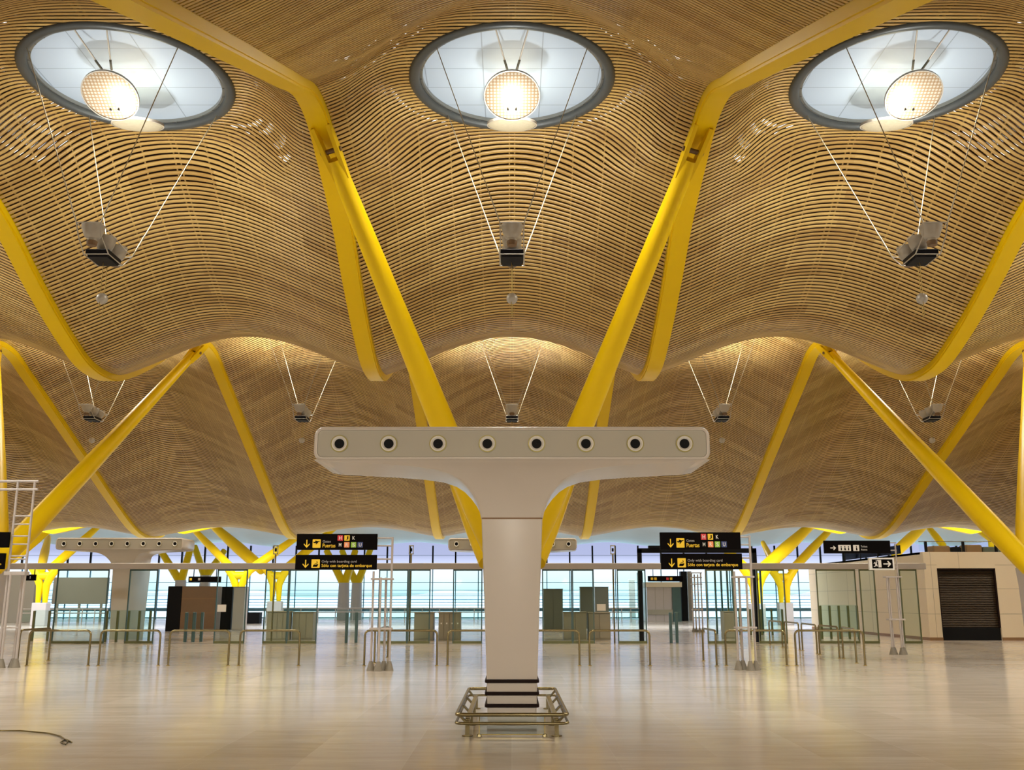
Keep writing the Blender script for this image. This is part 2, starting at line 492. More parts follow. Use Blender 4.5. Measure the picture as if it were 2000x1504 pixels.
def make_lamp_cluster(X, Yc, Zc, ringY, label, far=False):
    """three uplight bowls in a row on a black ballast box, hung by four cables from the skylight ring"""
    t = thing('hanging_floodlight', label, 'floodlight', (X, Yc, Zc), 'hanging floodlight clusters')
    def bowl(dy, zr, r):
        c = (X, Yc + dy, Zc + zr)
        b = MB().lathe([(0.09, -0.36), (0.10, -0.30), (0.155, -0.27), (0.195, -0.18), (r - 0.012, -0.06), (r, 0.0), (r - 0.018, 0.0), (0.18, -0.15), (0.12, -0.24), (0.03, -0.25)], c, n=22).build('lamp_bowl', 'lamp_bowl', t, 40)
        MB().lathe([(0.02, -0.46), (0.10, -0.45), (0.115, -0.36), (0.06, -0.31)], c, n=14, cap=True).build('lamp_holder', 'brown_wall', b, 40)
    bowl(-0.65, 0.22, 0.245); bowl(0.0, 0.20, 0.235); bowl(0.62, 0.20, 0.235)
    bx = MB().bevbox(X - 0.25, X + 0.25, Yc - 0.38, Yc + 0.32, Zc - 0.31, Zc - 0.20, 0.012)
    bx.bevbox(X - 0.22, X + 0.22, Yc - 0.33, Yc + 0.28, Zc - 0.37, Zc - 0.315, 0.012)
    bx.build('ballast_box', 'ballast_black', t)
    fr = MB()
    for s in (-1, 1):
        fr.tube([(X + s * 0.26, Yc - 0.90, Zc + 0.20), (X + s * 0.24, Yc - 0.80, Zc - 0.05), (X + s * 0.27, Yc - 0.40, Zc - 0.33), (X + s * 0.27, Yc + 0.36, Zc - 0.33), (X + s * 0.26, Yc + 0.86, Zc + 0.05)], 0.013, 6)
        fr.tube([(X + s * 0.26, Yc - 0.90, Zc + 0.20), (X + s * 0.26, Yc + 0.86, Zc + 0.05)], 0.010, 6)
    fr.tube([(X - 0.26, Yc - 0.90, Zc + 0.20), (X + 0.26, Yc - 0.90, Zc + 0.20)], 0.012, 6)
    fr.tube([(X - 0.26, Yc + 0.86, Zc + 0.05), (X + 0.26, Yc + 0.86, Zc + 0.05)], 0.012, 6)
    fr.tube([(X - 0.27, Yc - 0.40, Zc - 0.33), (X + 0.27, Yc - 0.40, Zc - 0.33)], 0.010, 6)
    fr.tube([(X - 0.27, Yc + 0.36, Zc - 0.33), (X + 0.27, Yc + 0.36, Zc - 0.33)], 0.010, 6)
    fr.build('cage_frame', 'lamp_bowl', t, 40)
    zr = RING[1] + 0.02
    ends = []
    for s in (-1, 1):
        ends.append(((X + s * 1.68, ringY - 1.52, zr), (X + s * 0.26, Yc - 0.90, Zc + 0.20)))
        ends.append(((X + s * 1.62, ringY + 1.58, zr), (X + s * 0.26, Yc + 0.86, Zc + 0.05)))
    for a, b in ends:
        a, b = Vector(a), Vector(b)
        cb = MB().tube([a, b], 0.011 if not far else 0.012, 6).build('cable', 'cable_steel', t, 60)
        MB().tube([b, b + (a - b) * 0.14], 0.015, 6).build('turnbuckle', 'cable_steel', cb, 60)
    # wires and ball below
    zb = Zc - 1.18
    for s in (-1, 1):
        MB().tube([(X + s * 0.012, Yc + 0.1 + s * 0.08, Zc - 0.36), (X + s * 0.012, Yc + 0.1 + s * 0.07, zb - 0.42)], 0.008, 5).build('drop_wire', 'brass_steel', t, 60)
    MB().lathe([(0.125 * math.sin(a), -0.125 * math.cos(a)) for a in np.linspace(0.05, math.pi - 0.05, 13)], (X, Yc + 0.1, zb), n=20, cap=True).build('ball_weight', 'lamp_bowl', t, 60)
    return t

SKL = {-9: 'left', 0: 'middle', 9: 'right'}
sk0 = None
for X, w in SKL.items():
    lab = f'{w} large round skylight with grey metal ring and white glowing membrane'
    if sk0 is None:
        sk0 = make_skylight((X, RING[0], RING[1])); sk0['label'] = lab; sk0.rotation_euler.x = RTILT
    else:
        dup(sk0, (X, RING[0], RING[1]), lab)
    lean = 0.10 * (-1 if X < 0 else (1 if X > 0 else 0))
    c1 = (X, 19.9, 12.82)
    d1, q = make_disc(c1, Vector((0, -0.50, -0.866)), 0.61, f'bright dotted round reflector disc facing down inside the {w} skylight')
    rods = MB()
    for s in (-1, 1):
        a = Vector((X + s * 0.36, RING[0] - 2.2, RING[1] + 0.02)); b = Vector((X + s * 0.10, 19.62, 13.28))
        rod = MB().tube([a, b], 0.018, 7).build('hanger_rod', 'lamp_bowl', d1, 60)
        MB().tube([b + (a - b) * 0.02, b + (a - b) * 0.25 + Vector((0, 0, -0.01))], 0.026, 7).build('rod_sleeve', 'dark_rod', rod, 60)
    br = MB()
    for s in (-1, 1):
        br.tube([(X + s * 0.09, 20.15, 12.62), (X + s * 0.10, 20.6, 12.70), (X + s * 0.11, 20.88, 12.88)], 0.018, 6)
    br.tube([(X - 0.16, 20.7, 12.76), (X + 0.16, 20.7, 12.76)], 0.022, 6)
    br.build('bracket', 'dark_rod', d1, 60)
    make_disc((X, 21.5, 12.95), Vector((0, 0.22, -0.975)), 0.58, f'pale edge-on reflector disc hanging at the lower rim of the {w} skylight', True)
    make_lamp_cluster(X, 20.35, 9.42, RING[0], f'hanging cluster of floodlights on cables below the {w} skylight')
ROW2 = {-18: 'small far hanging floodlight cluster at the far left, before the crossing yellow strut',
        -9: 'small far hanging floodlight cluster left of the wide white air outlet head',
        0: 'small far hanging floodlight cluster just above the wide white air outlet head',
        9: 'small far hanging floodlight cluster right of the wide white air outlet head',
        18: 'small far hanging floodlight cluster at the far right, beyond the crossing yellow strut'}
first = None
for X, lab in ROW2.items():
    if first is None:
        first = make_lamp_cluster(X, 41.1, 9.62, 2 * Y0 - RING[0], lab, True)
    else:
        dup(first, (X, 41.1, 9.62), lab)

# ------------------------------------------------------------------ big struts
def strut(a, b, label, r=(0.21, 0.36, 0.40, 0.33), name='roof_strut', bracket=True, m='yellow', grp='big yellow struts', head=True):
    """a: foot on the pylon, b: head under the beam"""
    a, b = Vector(a), Vector(b)
    t = thing(name, label, 'strut', a, grp)
    d = (a - b)
    n = 24; pts = []; rs = []
    for i in range(n + 1):
        s = i / n
        pts.append(b + d * (0.05 + 0.95 * s))
        rs.append(float(np.interp(s, [0, 0.03, 0.6, 0.85, 1], [r[0] * 0.92, r[0], r[1], r[2], r[3]])))
    MB().tube(pts, rs, 28).build('shaft', m, t, 60)
    if head:
        # forked head: two cheek plates gripping the beam
        dn = d.normalized(); side = Vector((1, 0, 0)); nrm = dn.cross(side).normalized(); side = nrm.cross(dn).normalized()
        hb = MB()
        for s in (-1, 1):
            c = [b - dn * 0.15 + side * s * 0.19, b + d * 0.085 + side * s * 0.15]
            rings = []
            for q, w, th in ((c[0], 0.13, 0.045), (c[0] + (c[1] - c[0]) * 0.5, 0.16, 0.05), (c[1], 0.12, 0.04)):
                rings.append([q + side * u * th + nrm * v * w for u, v in ((-1, -1), (1, -1), (1, 1), (-1, 1))])
            hb.loft(rings)
        hb.build('fork_head', 'yellow', t)
        MB().tube([b + d * 0.035 - side * 0.26, b + d * 0.035 + side * 0.26], 0.06, 12).build('hinge_pin', 'brown_wall', t, 60)
    return t
for s, w in ((-1, 'left'), (1, 'right')):
    strut((s * 0.42, 30.3, 2.95), (s * 4.42, 20.95, float(zbeam(20.95)) - 0.02), f'thick yellow strut rising from behind the white air outlet column to the near {w} beam')
    strut((s * 0.8, 31.8, 2.95), (s * 4.5, 2 * Y0 - 20.9, float(zbeam(20.9)) - 0.02), f'yellow strut on the {w} mostly hidden behind the thick near strut of its side', r=(0.19, 0.30, 0.33, 0.28))
    f = at(1000 + s * 1016, 1112, Y=32.4)
    strut(f, (s * 13.5, 40.9, float(zbeam(40.9)) - 0.02), f'long diagonal yellow strut crossing the {w} side down to the picture edge', r=(0.19, 0.33, 0.37, 0.32))
    f2 = f + Vector((s * 0.06, 0.45, 0.1))
    strut(f2, (s * 22.45, 40.9, float(zbeam(40.9)) - 0.02), f'yellow strut standing nearly upright at the very {w} picture edge', r=(0.19, 0.33, 0.37, 0.32))
    fz = f.z
    py = MB(); cx = f.x + s * 0.75
    py.loft([[(cx + a * kx, 32.4 + b * ky, z) for a, b in ((-1, -1), (1, -1), (1, 1), (-1, 1))] for z, kx, ky in ((0, 0.85, 0.7), (fz - 0.5, 0.95, 0.6), (fz + 0.05, 1.05, 0.5))])
    tag(py.build('concrete_pylon', 'pylon_grey', None, root=(cx, 32.4, 0)), f'grey concrete pylon under the struts at the {w} picture edge', 'pylon')
py = MB(); py.loft([[(a * kx, 31.05 + b * ky, z) for a, b in ((-1, -1), (1, -1), (1, 1), (-1, 1))] for z, kx, ky in ((0, 0.6, 0.8), (2.4, 0.75, 0.9), (3.0, 0.9, 1.0))])
tag(py.build('concrete_pylon', 'pylon_grey', None, root=(0, 31.05, 0)), 'concrete pylon hidden behind the white column, carrying the two thick struts', 'pylon')

# ------------------------------------------------------------------ air outlet columns (T shaped)
def rrect(w, y0, y1, z, r, n=4):
    pts = []
    for cx, cy, a0 in ((w - r, y0 + r, -90), (w - r, y1 - r, 0), (-w + r, y1 - r, 90), (-w + r, y0 + r, 180)):
        for k in range(n + 1):
            a = R_(a0 + 90 * k / n); pts.append((cx + r * math.cos(a), cy + r * math.sin(a), z))
    return pts
def make_outlet(Yf, label):
    t = thing('air_outlet_column', label, 'air outlet', (0, Yf, 0), 'T-shaped air outlet columns')
    W = 2.80
    zs = [(3.72, W, 0.0), (3.70, 2.62, 0.015), (3.685, 2.3, 0.03), (3.665, 1.85, 0.06), (3.635, 1.4, 0.10), (3.595, 1.08, 0.15), (3.54, 0.88, 0.21), (3.47, 0.755, 0.29), (3.38, 0.655, 0.37), (3.28, 0.575, 0.45), (3.16, 0.51, 0.53), (3.04, 0.47, 0.58), (2.955, 0.452, 0.60)]
    rings = []
    for z, w, dy in zs[::-1]:
        rings.append(rrect(w, Yf + dy, Yf + np.interp(z, [2.9, 3.3, 3.6, 3.72], [2.8, 2.4, 1.75, 1.6]), z, 0.06))
    MB().loft(rings).build('bracket_head', 'concrete_white', t, 50)
    # head box: rounded outline in x/z, swept in y
    def hr(y, k, ins=0.0):
        pts = []; r = 0.13
        z0, z1, w = 3.70 + ins, 4.19 - ins, W - ins
        for cx, cz, a0 in ((w - r, z0 + r, -90), (w - r, z1 - r, 0), (-w + r, z1 - r, 90), (-w + r, z0 + r, 180)):
            for q in range(6):
                a = R_(a0 + 18 * q); pts.append((cx + (r - k) * math.cos(a), y, cz + (r - k) * math.sin(a)))
        return pts
    hb = MB()
    hb.loft([hr(Yf + 0.05, 0.06), hr(Yf, 0.05), hr(Yf - 0.0, 0.03), hr(Yf + 0.03, 0), hr(Yf + 1.57, 0), hr(Yf + 1.6, 0.03)])
    hb.build('head_box', 'concrete_white', t, 50)
    fp = MB(); fp.loft([hr(Yf + 0.04, 0.055), hr(Yf + 0.012, 0.055)])
    pnl = fp.build('front_panel', 'panel_grey', t)
    for k in range(8):
        x = -2.44 + 0.697 * k
        nz = MB().lathe([(0.108, 0.0), (0.108, -0.022), (0.095, -0.032), (0.078, -0.018), (0.066, 0.012)], (x, Yf + 0.012, 3.945), axis='y', n=28).build('nozzle', 'nozzle_white', t, 50)
        MB().lathe([(0.108, 0.0), (0.124, 0.0), (0.124, -0.014), (0.108, -0.014)], (x, Yf + 0.012, 3.945), axis='y', n=28).build('bezel', 'bezel', nz, 50)
        MB().lathe([(0.068, -0.004), (0.001, -0.004)], (x, Yf + 0.012, 3.945), axis='y', n=24).build('throat', 'black', nz)
    cl = [rrect(w, Yf + 0.6, Yf + 2.8, z, 0.03) for z, w in ((0.0, 0.335), (0.68, 0.355), (2.93, 0.442))]
    MB().loft(cl).build('shaft', 'concrete_white', t, 50)
    MB().loft([rrect(0.437, Yf + 0.606, Yf + 2.79, z, 0.03) for z in (2.925, 2.96)]).build('seam_strip', 'plinth_brown', t, 50)
    return t
T1 = make_outlet(13.6, 'large white T-shaped air outlet column in the middle foreground with eight round nozzles')
pL = at(233, 1062, Y=43.2)
T2 = dup(T1, (pL.x, 43.2, pL.z - 3.945), 'small far white T-shaped air outlet behind the glass screens on the left')
T2.location.z = 0
p2 = at(1001, 1062, Y=42.6)
T3 = dup(T1, (p2.x, 42.8, 0), 'far T-shaped air outlet directly behind the foreground column, ends showing each side')
for tt, pz in ((T2, pL.z), (T3, p2.z)):
    tt.scale.z = pz / 3.945
# black bumper bands (only on the near column)
for k, z in enumerate((0.675, 0.51, 0.348)):
    MB().loft([rrect(0.362 + 0.0, 13.6 + 0.585, 13.6 + 2.83, z - 0.025, 0.03), rrect(0.38, 13.6 + 0.57, 13.6 + 2.84, z - 0.018, 0.03), rrect(0.38, 13.6 + 0.57, 13.6 + 2.84, z + 0.018, 0.03), rrect(0.362, 13.6 + 0.585, 13.6 + 2.83, z + 0.025, 0.03)]).build('bumper_band', 'black_rubber', T1, 40)

# low guard rail around the column foot
def rloop(mb, x, y0, y1, z, r, cr=0.10):
    pts = []
    for cx, cy, a0 in ((x - cr, y0 + cr, -90), (x - cr, y1 - cr, 0), (-x + cr, y1 - cr, 90), (-x + cr, y0 + cr, 180)):
        for k in range(6):
            a = R_(a0 + 18 * k); pts.append(Vector((cx + cr * math.cos(a), cy + cr * math.sin(a), z)))
    n = len(pts); rings = []
    for i in range(n):
        d = (pts[(i + 1) % n] - pts[i - 1]).normalized(); a = d.cross(Vector((0, 0, 1)))
        rings.append([pts[i] + a * r * math.cos(q) + Vector((0, 0, r * math.sin(q))) for q in [2 * math.pi * j / 8 for j in range(8)]])
    rings.append(rings[0]); mb.loft(rings, cap=False)
G = thing('guard_rail', 'low steel guard rail frame around the foot of the near white column', 'guard rail', (0, 15.4, 0))
mb = MB(); rloop(mb, 0.735, 13.5, 17.35, 0.305, 0.026); mb.build('top_rail', 'steel', G, 60)
mb = MB(); rloop(mb, 0.745, 13.5, 17.35, 0.195, 0.019); mb.build('lower_rail', 'steel', G, 60)
for s in (-1, 1):
    for y in (13.78, 14.95, 16.1, 17.1):
        mb = MB()
        mb.loft([[(s * 0.60 + a * 0.028, y + b * 0.05, z) for a, b in ((-1, -1), (1, -1), (1, 1), (-1, 1))] for z in (0.0, 0.20)])
        mb.loft([[(s * x + a * 0.018, y + b * 0.06, z) for a, b in ((-1, -1), (1, -1), (1, 1), (-1, 1))] for x, z in ((0.60, 0.16), (0.735, 0.30))])
        p = mb.build('post', 'steel', G)
        MB().lathe([(0.075, 0), (0.075, 0.012), (0.03, 0.016)], (s * 0.60, y, 0), n=16, cap=True).build('base_plate', 'steel', p)
    mb = MB()
    mb.box(s * 0.60 - 0.03, s * 0.60 + 0.03, 13.8, 17.1, 0.19, 0.235)
    mb.build('side_bar', 'steel', G)
mb = MB().box(-0.44, 0.44, 13.735, 13.745, 0.03, 0.285); mb.build('glass_panel', 'glass_clear', G)
for s in (-1, 1):
    p = MB().box(s * 0.44 - 0.006, s * 0.44 + 0.006, 13.73, 13.75, 0.0, 0.29).build('panel_stud', 'brass_steel', G)
    MB().lathe([(0.035, 0), (0.03, 0.03), (0.012, 0.035)], (s * 0.44, 13.74, 0), n=14, cap=True).build('stud_foot', 'steel', p)
MB().box(-0.44, 0.44, 13.736, 13.744, 0.02, 0.032).build('bottom_channel', 'brass_steel', G)
MB().box(-0.34, 0.34, 14.02, 14.19, 0.0, 0.10).build('kick_plate', 'white_paint', G)

# ------------------------------------------------------------------ floor and hall shell
struct(MB().box(-56, 56, -7, 92.5, -0.2, 0).build('floor', 'limestone'))
struct(MB().box(-31.85, 31.85, -7, -6.8, 0, 14).build('wall_back', 'closure_wall'))  # unseen, added to keep sky light out and bounce warm light
for s, w in ((-1, 'left'), (1, 'right')):
    struct(MB().box(s * 31.75 - 0.1, s * 31.75 + 0.1, -7, 60, 0, 14).build('wall_' + w, 'closure_wall'))  # unseen side walls, added to close the hall against sky light
    struct(MB().box(min(s * 31.65, s * 56), max(s * 31.65, s * 56), 60, 60.2, 0, 10).build('wall_side', 'closure_wall')).name = 'wall_%s_rear' % w
    struct(MB().box(s * 56 - 0.1, s * 56 + 0.1, 60, 92.5, 0, 10).build('wall_far', 'grey_wall')).name = 'wall_%s_far' % w

# far roof beyond the gap
def far_roof():
    V, Fq = [], []
    xs = np.linspace(-54, 54, 241); yy = np.linspace(67.5, 93, 30)
    u = ((xs + 4.5) % 9 - 4.5) / 4.5
    sh = 0.7 * np.cos(np.pi * u / 2) + 0.3 * (1 + np.cos(np.pi * u)) / 2
    for y in yy:
        zb = np.interp(y, [67.5, 74, 82, 88, 93], [6.35, 7.2, 7.1, 6.5, 6.6])
        V.append(np.stack([xs, np.full_like(xs, y), zb + sh * np.interp(y, [67, 93], [0.75, 0.45])], 1))
    n = len(xs); i = np.arange(n - 1)
    for k in range(len(yy) - 1):
        Fq.append(np.stack([k * n + i, (k + 1) * n + i, (k + 1) * n + i + 1, k * n + i + 1], 1))
    return np.concatenate(V), np.concatenate(Fq), xs, sh
V, Fq, fxs, fsh = far_roof()
me = mesh_np('ceiling', V, Fq, 'far_roof')
o = struct(bpy.data.objects.new('ceiling_far', me)); col.objects.link(o)
mb = MB(); rings = []
for x, q in zip(fxs, fsh):
    z = 6.25 + q * 0.75
    rings.append([(x, 67.2, z - 0.10), (x, 67.6, z - 0.10), (x, 67.6, z + 0.45), (x, 67.2, z + 0.45)])
mb.loft(rings); struct(mb.build('trim_1', 'yellow', smooth=30))

# far facade
Yw = 92.0
FZ0, FZ1, FZ2 = 0.0, 4.75, 7.4
mbm = MB(); mbl = MB()
k = 0
for x in np.arange(-54, 54.1, 2.12):
    mbm.box(x - 0.04, x + 0.04, Yw - 0.05, Yw + 0.1, FZ0, FZ1)
    mbl.box(x - 0.07, x + 0.07, Yw - 0.3, Yw - 0.1, FZ1, FZ2 - 0.75)
wf = struct(MB().box(-54, 54, Yw, Yw + 0.02, 0.05, FZ2).build('window_1', 'glass_clear'))
mbm.build('mullions', 'facade_teal', wf); mbl.build('upper_fins', 'black', wf)
tr = MB()
for z, h in ((0.10, 0.12), (0.85, 0.30), (1.75, 0.07), (2.6, 0.05), (3.3, 0.05), (1.25, 0.05), (1.5, 0.04), (2.1, 0.04), (2.25, 0.04)):
    tr.box(-54, 54, Yw - 0.08, Yw + 0.12, z - h / 2, z + h / 2)
tr.build('transoms', 'facade_teal', wf)
rb = MB().box(-54, 54, Yw - 0.15, Yw + 0.15, FZ1 - 0.12, FZ1 + 0.04); rb.build('rail_beam', 'header_grey', wf)
MB().box(-54, 54, Yw - 0.02, Yw + 0.0, 5.75, 5.78).build('thin_wire', 'facade_teal', wf)

# outside
gp = MB().add([(-900, 93, -0.35), (900, 93, -0.35), (900, 1500, -0.35), (-900, 1500, -0.35)], [(0, 1, 2, 3)]).build('apron_ground', 'apron')
struct(gp)
mb = MB(); rr = random.Random(3); top = []
for i in range(121):
    x = -900 + 15 * i; top.append((x, 7 + 5 * math.sin(i * 0.21) + 4 * math.sin(i * 0.57 + 1) + rr.uniform(-1, 1)))
vs = [(x, 780, -0.35) for x, z in top] + [(x, 800, max(z, 3)) for x, z in top] + [(x, 860, -0.35) for x, z in top]
n = len(top); fs = [(i, i + 1, n + i + 1, n + i) for i in range(n - 1)] + [(n + i, n + i + 1, 2 * n + i + 1, 2 * n + i) for i in range(n - 1)]
tag(mb.add(vs, fs).build('hill_ridge', 'haze_hill', smooth=60), 'hazy blue ridge of hills on the horizon outside the glass facade', 'hill')

# ------------------------------------------------------------------ hoop barriers
def hoop(a, b, label, h=0.945, name='hoop_barrier'):
    a, b = Vector(a), Vector(b)
    t = thing(name, label, 'barrier', (a + b) / 2, 'steel hoop barriers')
    d = (b - a).normalized(); r = 0.13
    pts = [a]
    for k in range(7):
        q = R_(15 * k); pts.append(a + d * (r - r * math.cos(q)) + Vector((0, 0, h - r + r * math.sin(q))))
    for k in range(7):
        q = R_(90 - 15 * k); pts.append(b - d * (r - r * math.cos(q)) + Vector((0, 0, h - r + r * math.sin(q))))
    pts.append(b)
    MB().tube(pts, 0.029, 12).build('bent_tube', 'steel', t, 60)
    for p in (a, b):
        MB().lathe([(0.055, 0), (0.055, 0.012), (0.034, 0.02)], p, n=16, cap=True).build('foot_flange', 'brass_steel', t, 40)
    return t
ROW = [((52, 172), 'leftmost frontal steel hoop barrier beside the white mast at the left edge'),
       ((192, 309), 'second frontal steel hoop barrier from the left edge'),
       ((328, 445), 'third frontal steel hoop barrier from the left, before the brown kiosk'),
       ((466, 583), 'fourth frontal steel hoop barrier from the left, before the grey counter'),
       ((711, 853), 'wide steel hoop barrier passing behind the left sign mast legs'),
       ((874, 991), 'steel hoop barrier running behind the left side of the white column'),
       ((1015, 1132), 'steel hoop barrier running behind the right side of the white column'),
       ((1152, 1270), 'steel hoop barrier second to the right of the white column'),
       ((1419, 1537), 'steel hoop barrier passing behind the right sign mast legs'),
       ((1556, 1690), 'rightmost frontal steel hoop barrier, before the receding hoops')]
for (p, q), lab in ROW:
    hoop(fx(p, 1300.5), fx(q, 1300.5), lab)
def zz4(x, y): return 1500 + x / 3.418, 900 + y / 3.418
DIAG = [((33, 1299), (94, 1291), 'receding steel hoop barrier close to the left edge mast'),
        ((731, 1295), (757, 1284), 'short receding steel hoop barrier right behind the left sign mast'),
        ((1374, 1291), (1400, 1301), 'narrow receding steel hoop barrier left of the right sign mast'),
        (zz4(14, 1228), zz4(98, 1246), 'farthest of the receding steel hoops on the right'),
        (zz4(118, 1244), zz4(213, 1265), 'fourth from front of the receding steel hoops on the right'),
        (zz4(232, 1268), zz4(330, 1290), 'third from front of the receding steel hoops on the right'),
        (zz4(347, 1295), zz4(478, 1318), 'second from front of the receding steel hoops on the right'),
        (zz4(505, 1320), zz4(592, 1352), 'front one of the receding steel hoops on the right')]
for a, b, lab in DIAG:
    hoop(fx(*a), fx(*b), lab)

# ------------------------------------------------------------------ sign masts and signs
def mast(Yc, feet, ytop, masts, bars, rungs, label, rz=0.030):
    """feet: list of (px, dy); masts: px -> top row; bars: rows; rungs: (row, px0, px1)"""
    foot_y = fx(1000, 0)
    c = at(sum(p for p, _ in feet) / len(feet), 1300, Y=Yc); c.z = 0
    t = thing('sign_mast', label, 'sign mast', c, 'white tubular sign masts')
    xs = []
    for p, dy, top in feet_iter(feet, ytop, masts):
        x = at(p, foot_row(Yc), Y=Yc).x; xs.append(x)
        z = zy(top, Yc)
        l = MB().tube([(x, Yc + dy, 0.14), (x, Yc + dy, z)], rz, 12).build('leg', 'white_paint', t, 60)
        MB().lathe([(0.115, 0), (0.11, 0.02), (0.048, 0.235), (0.034, 0.24)], (x, Yc + dy, 0), n=18, cap=True).build('cone_foot', 'grey_foot', l, 40)
    x0, x1 = min(xs), max(xs)
    for row in bars:
        z = zy(row, Yc)
        MB().bevbox(x0 - 0.05, x1 + 0.05, Yc - 0.14, Yc + 0.14, z - 0.025, z + 0.025, 0.008).build('tie_plate', 'white_paint', t)
    return t, x0, x1
def foot_row(Yc):
    # picture row of the floor at depth Yc
    zc = Yc * cP - H * sP; up = -Yc * sP - H * cP
    return 752 - F * up / zc
def feet_iter(feet, ytop, masts):
    for i, (p, dy) in enumerate(feet):
        yield p, dy, masts.get(i, ytop)
def rungs_to(t, Yc, rows, xa, xb, r=0.022):
    for row in rows:
        z = zy(row, Yc)
        MB().tube([(xa, Yc, z), (xb, Yc, z)], r, 10).build('rung', 'white_paint', t, 60)

def sign_panel(name, x0, x1, z0, z1, Yc, label, cat='sign'):
    t = thing(name, label, cat, ((x0 + x1) / 2, Yc, z0))
    MB().bevbox(x0, x1, Yc - 0.05, Yc + 0.05, z0, z1, 0.006).build('panel', 'black_sign', t)
    return t
def arrow_down(mb, cx, z0, z1, w, y):
    t = w * 0.16; zh = z0 + (z1 - z0) * 0.42
    mb.poly([(cx - t / 2, z1), (cx + t / 2, z1), (cx + t / 2, z0 + t), (cx - t / 2, z0 + t)][::-1], y)
    for s in (-1, 1):
        q = [(cx, z0), (cx, z0 + t * 1.6), (cx + s * (w / 2 - t * .3), zh + t), (cx + s * w / 2, zh)]
        mb.poly(q if s > 0 else q[::-1], y - 0.001)
def arrow_right(mb, x0, x1, cz, h, y):
    t = h * 0.2; xm = x1 - (x1 - x0) * 0.45
    mb.poly([(x0, cz - t / 2), (x1 - t, cz - t / 2), (x1 - t, cz + t / 2), (x0, cz + t / 2)], y)
    for s in (-1, 1):
        q = [(x1, cz), (xm + t * .5, cz + s * h / 2), (xm - t * .3, cz + s * (h / 2 - t * .5)), (x1 - 1.6 * t, cz)]
        mb.poly(q if s < 0 else q[::-1], y - 0.001)
def sq(mb, x0, x1, z0, z1, y, r=0.0):
    if not r:
        mb.poly([(x0, z0), (x1, z0), (x1, z1), (x0, z1)], y); return
    pts = []
    for cx, cz, a0 in ((x1 - r, z0 + r, -90), (x1 - r, z1 - r, 0), (x0 + r, z1 - r, 90), (x0 + r, z0 + r, 180)):
        for k in range(4):
            a = R_(a0 + 30 * k); pts.append((cx + r * math.cos(a), cz + r * math.sin(a)))
    mb.poly(pts, y)

def gates_sign(pa, pb, ra, rb, Yc, label):
    x0, x1 = at(pa, 1060, Y=Yc).x, at(pb, 1060, Y=Yc).x
    z1, z0 = zy(ra, Yc), zy(rb, Yc); w, h = x1 - x0, z1 - z0
    t = sign_panel('gate_sign', x0, x1, z0, z1, Yc, label)
    y = Yc - 0.056
    U = lambda u: x0 + u * w
    V = lambda v: z1 - v * h
    mb = MB(); arrow_down(mb, U(.128), V(.88), V(.375), .075 * w, y); mb.build('arrow', 'sign_yellow', t)
    mb = MB(); sq(mb, U(.2), U(.3), V(.88), V(.34), y, .015); ic = mb.build('pictogram', 'sign_yellow', t)
    mb = MB()  # aircraft taking off
    for pts in ([(.212, .57), (.225, .50), (.285, .44), (.292, .47), (.235, .585)], [(.236, .49), (.228, .43), (.24, .425), (.268, .47)], [(.248, .55), (.238, .66), (.25, .65), (.272, .52)], [(.213, .57), (.206, .50), (.212, .495), (.226, .53)]):
        q = [(U(a), V(b)) for a, b in pts]
        mb.poly(q, y - 0.003, 0.002)
    mb.build('aircraft_symbol', 'black_sign', ic)
    mb = MB(); lettering(mb, 'Gates', U(.325), V(.545), .10 * w, .145 * h, y); mb.build('lettering', 'sign_grey', t)
    mb = MB(); lettering(mb, 'Puertas', U(.325), V(.86), .16 * w, .25 * h, y, True); mb.build('lettering', 'sign_yellow', t)
    for ch, u0, row, m, lm in (('H', .508, 0, 'sign_red', 'sign_white'), ('J', .592, 0, 'sign_yellow', 'black_sign'), ('K', .675, 0, 'black_sign', 'sign_white'),
                               ('M', .508, 1, 'black_sign', 'sign_white'), ('R', .592, 1, 'sign_orange', 'sign_white'), ('S', .676, 1, 'sign_green', 'sign_white'), ('U', .758, 1, 'sign_blue', 'sign_white')):
        va = .09 if row == 0 else .52
        mb = MB(); sq(mb, U(u0), U(u0 + .066), V(va + .34), V(va), y, .008); tl = mb.build('gate_tile', m, t)
        mb = MB(); lettering(mb, ch, U(u0 + .018), V(va + .28), .032 * w, .22 * h, y - 0.004, True); mb.build('gate_letter', lm, tl)
    return t
def card_sign(pa, pb, ra, rb, Yc, label):
    x0, x1 = at(pa, 1098, Y=Yc).x, at(pb, 1098, Y=Yc).x
    z1, z0 = zy(ra, Yc), zy(rb, Yc); w, h = x1 - x0, z1 - z0
    t = sign_panel('boarding_card_sign', x0, x1, z0, z1, Yc, label)
    y = Yc - 0.056
    U = lambda u: x0 + u * w
    V = lambda v: z1 - v * h
    mb = MB(); arrow_down(mb, U(.128), V(.88), V(.33), .075 * w, y); mb.build('arrow', 'sign_yellow', t)
    mb = MB(); sq(mb, U(.2), U(.303), V(.88), V(.30), y, .015); ic = mb.build('pictogram', 'sign_yellow', t)
    mb = MB()
    mb.poly([(U(a), V(b)) for a, b in [(.218, .80), (.268, .80), (.285, .66), (.28, .62), (.25, .66), (.232, .64), (.222, .70)]], y - 0.003, 0.002)
    mb.poly([(U(a), V(b)) for a, b in [(.24, .62), (.276, .56), (.27, .42), (.262, .42), (.266, .54), (.238, .59)]], y - 0.003, 0.002)
    mb.build('hand_card_symbol', 'black_sign', ic)
    mb = MB(); lettering(mb, 'Only with boarding card', U(.325), V(.57), .43 * w, .21 * h, y); mb.build('lettering', 'sign_grey', t)
    mb = MB(); lettering(mb, 'Sólo con tarjeta de embarque', U(.325), V(.88), .62 * w, .27 * h, y, True); mb.build('lettering', 'sign_yellow', t)
    return t

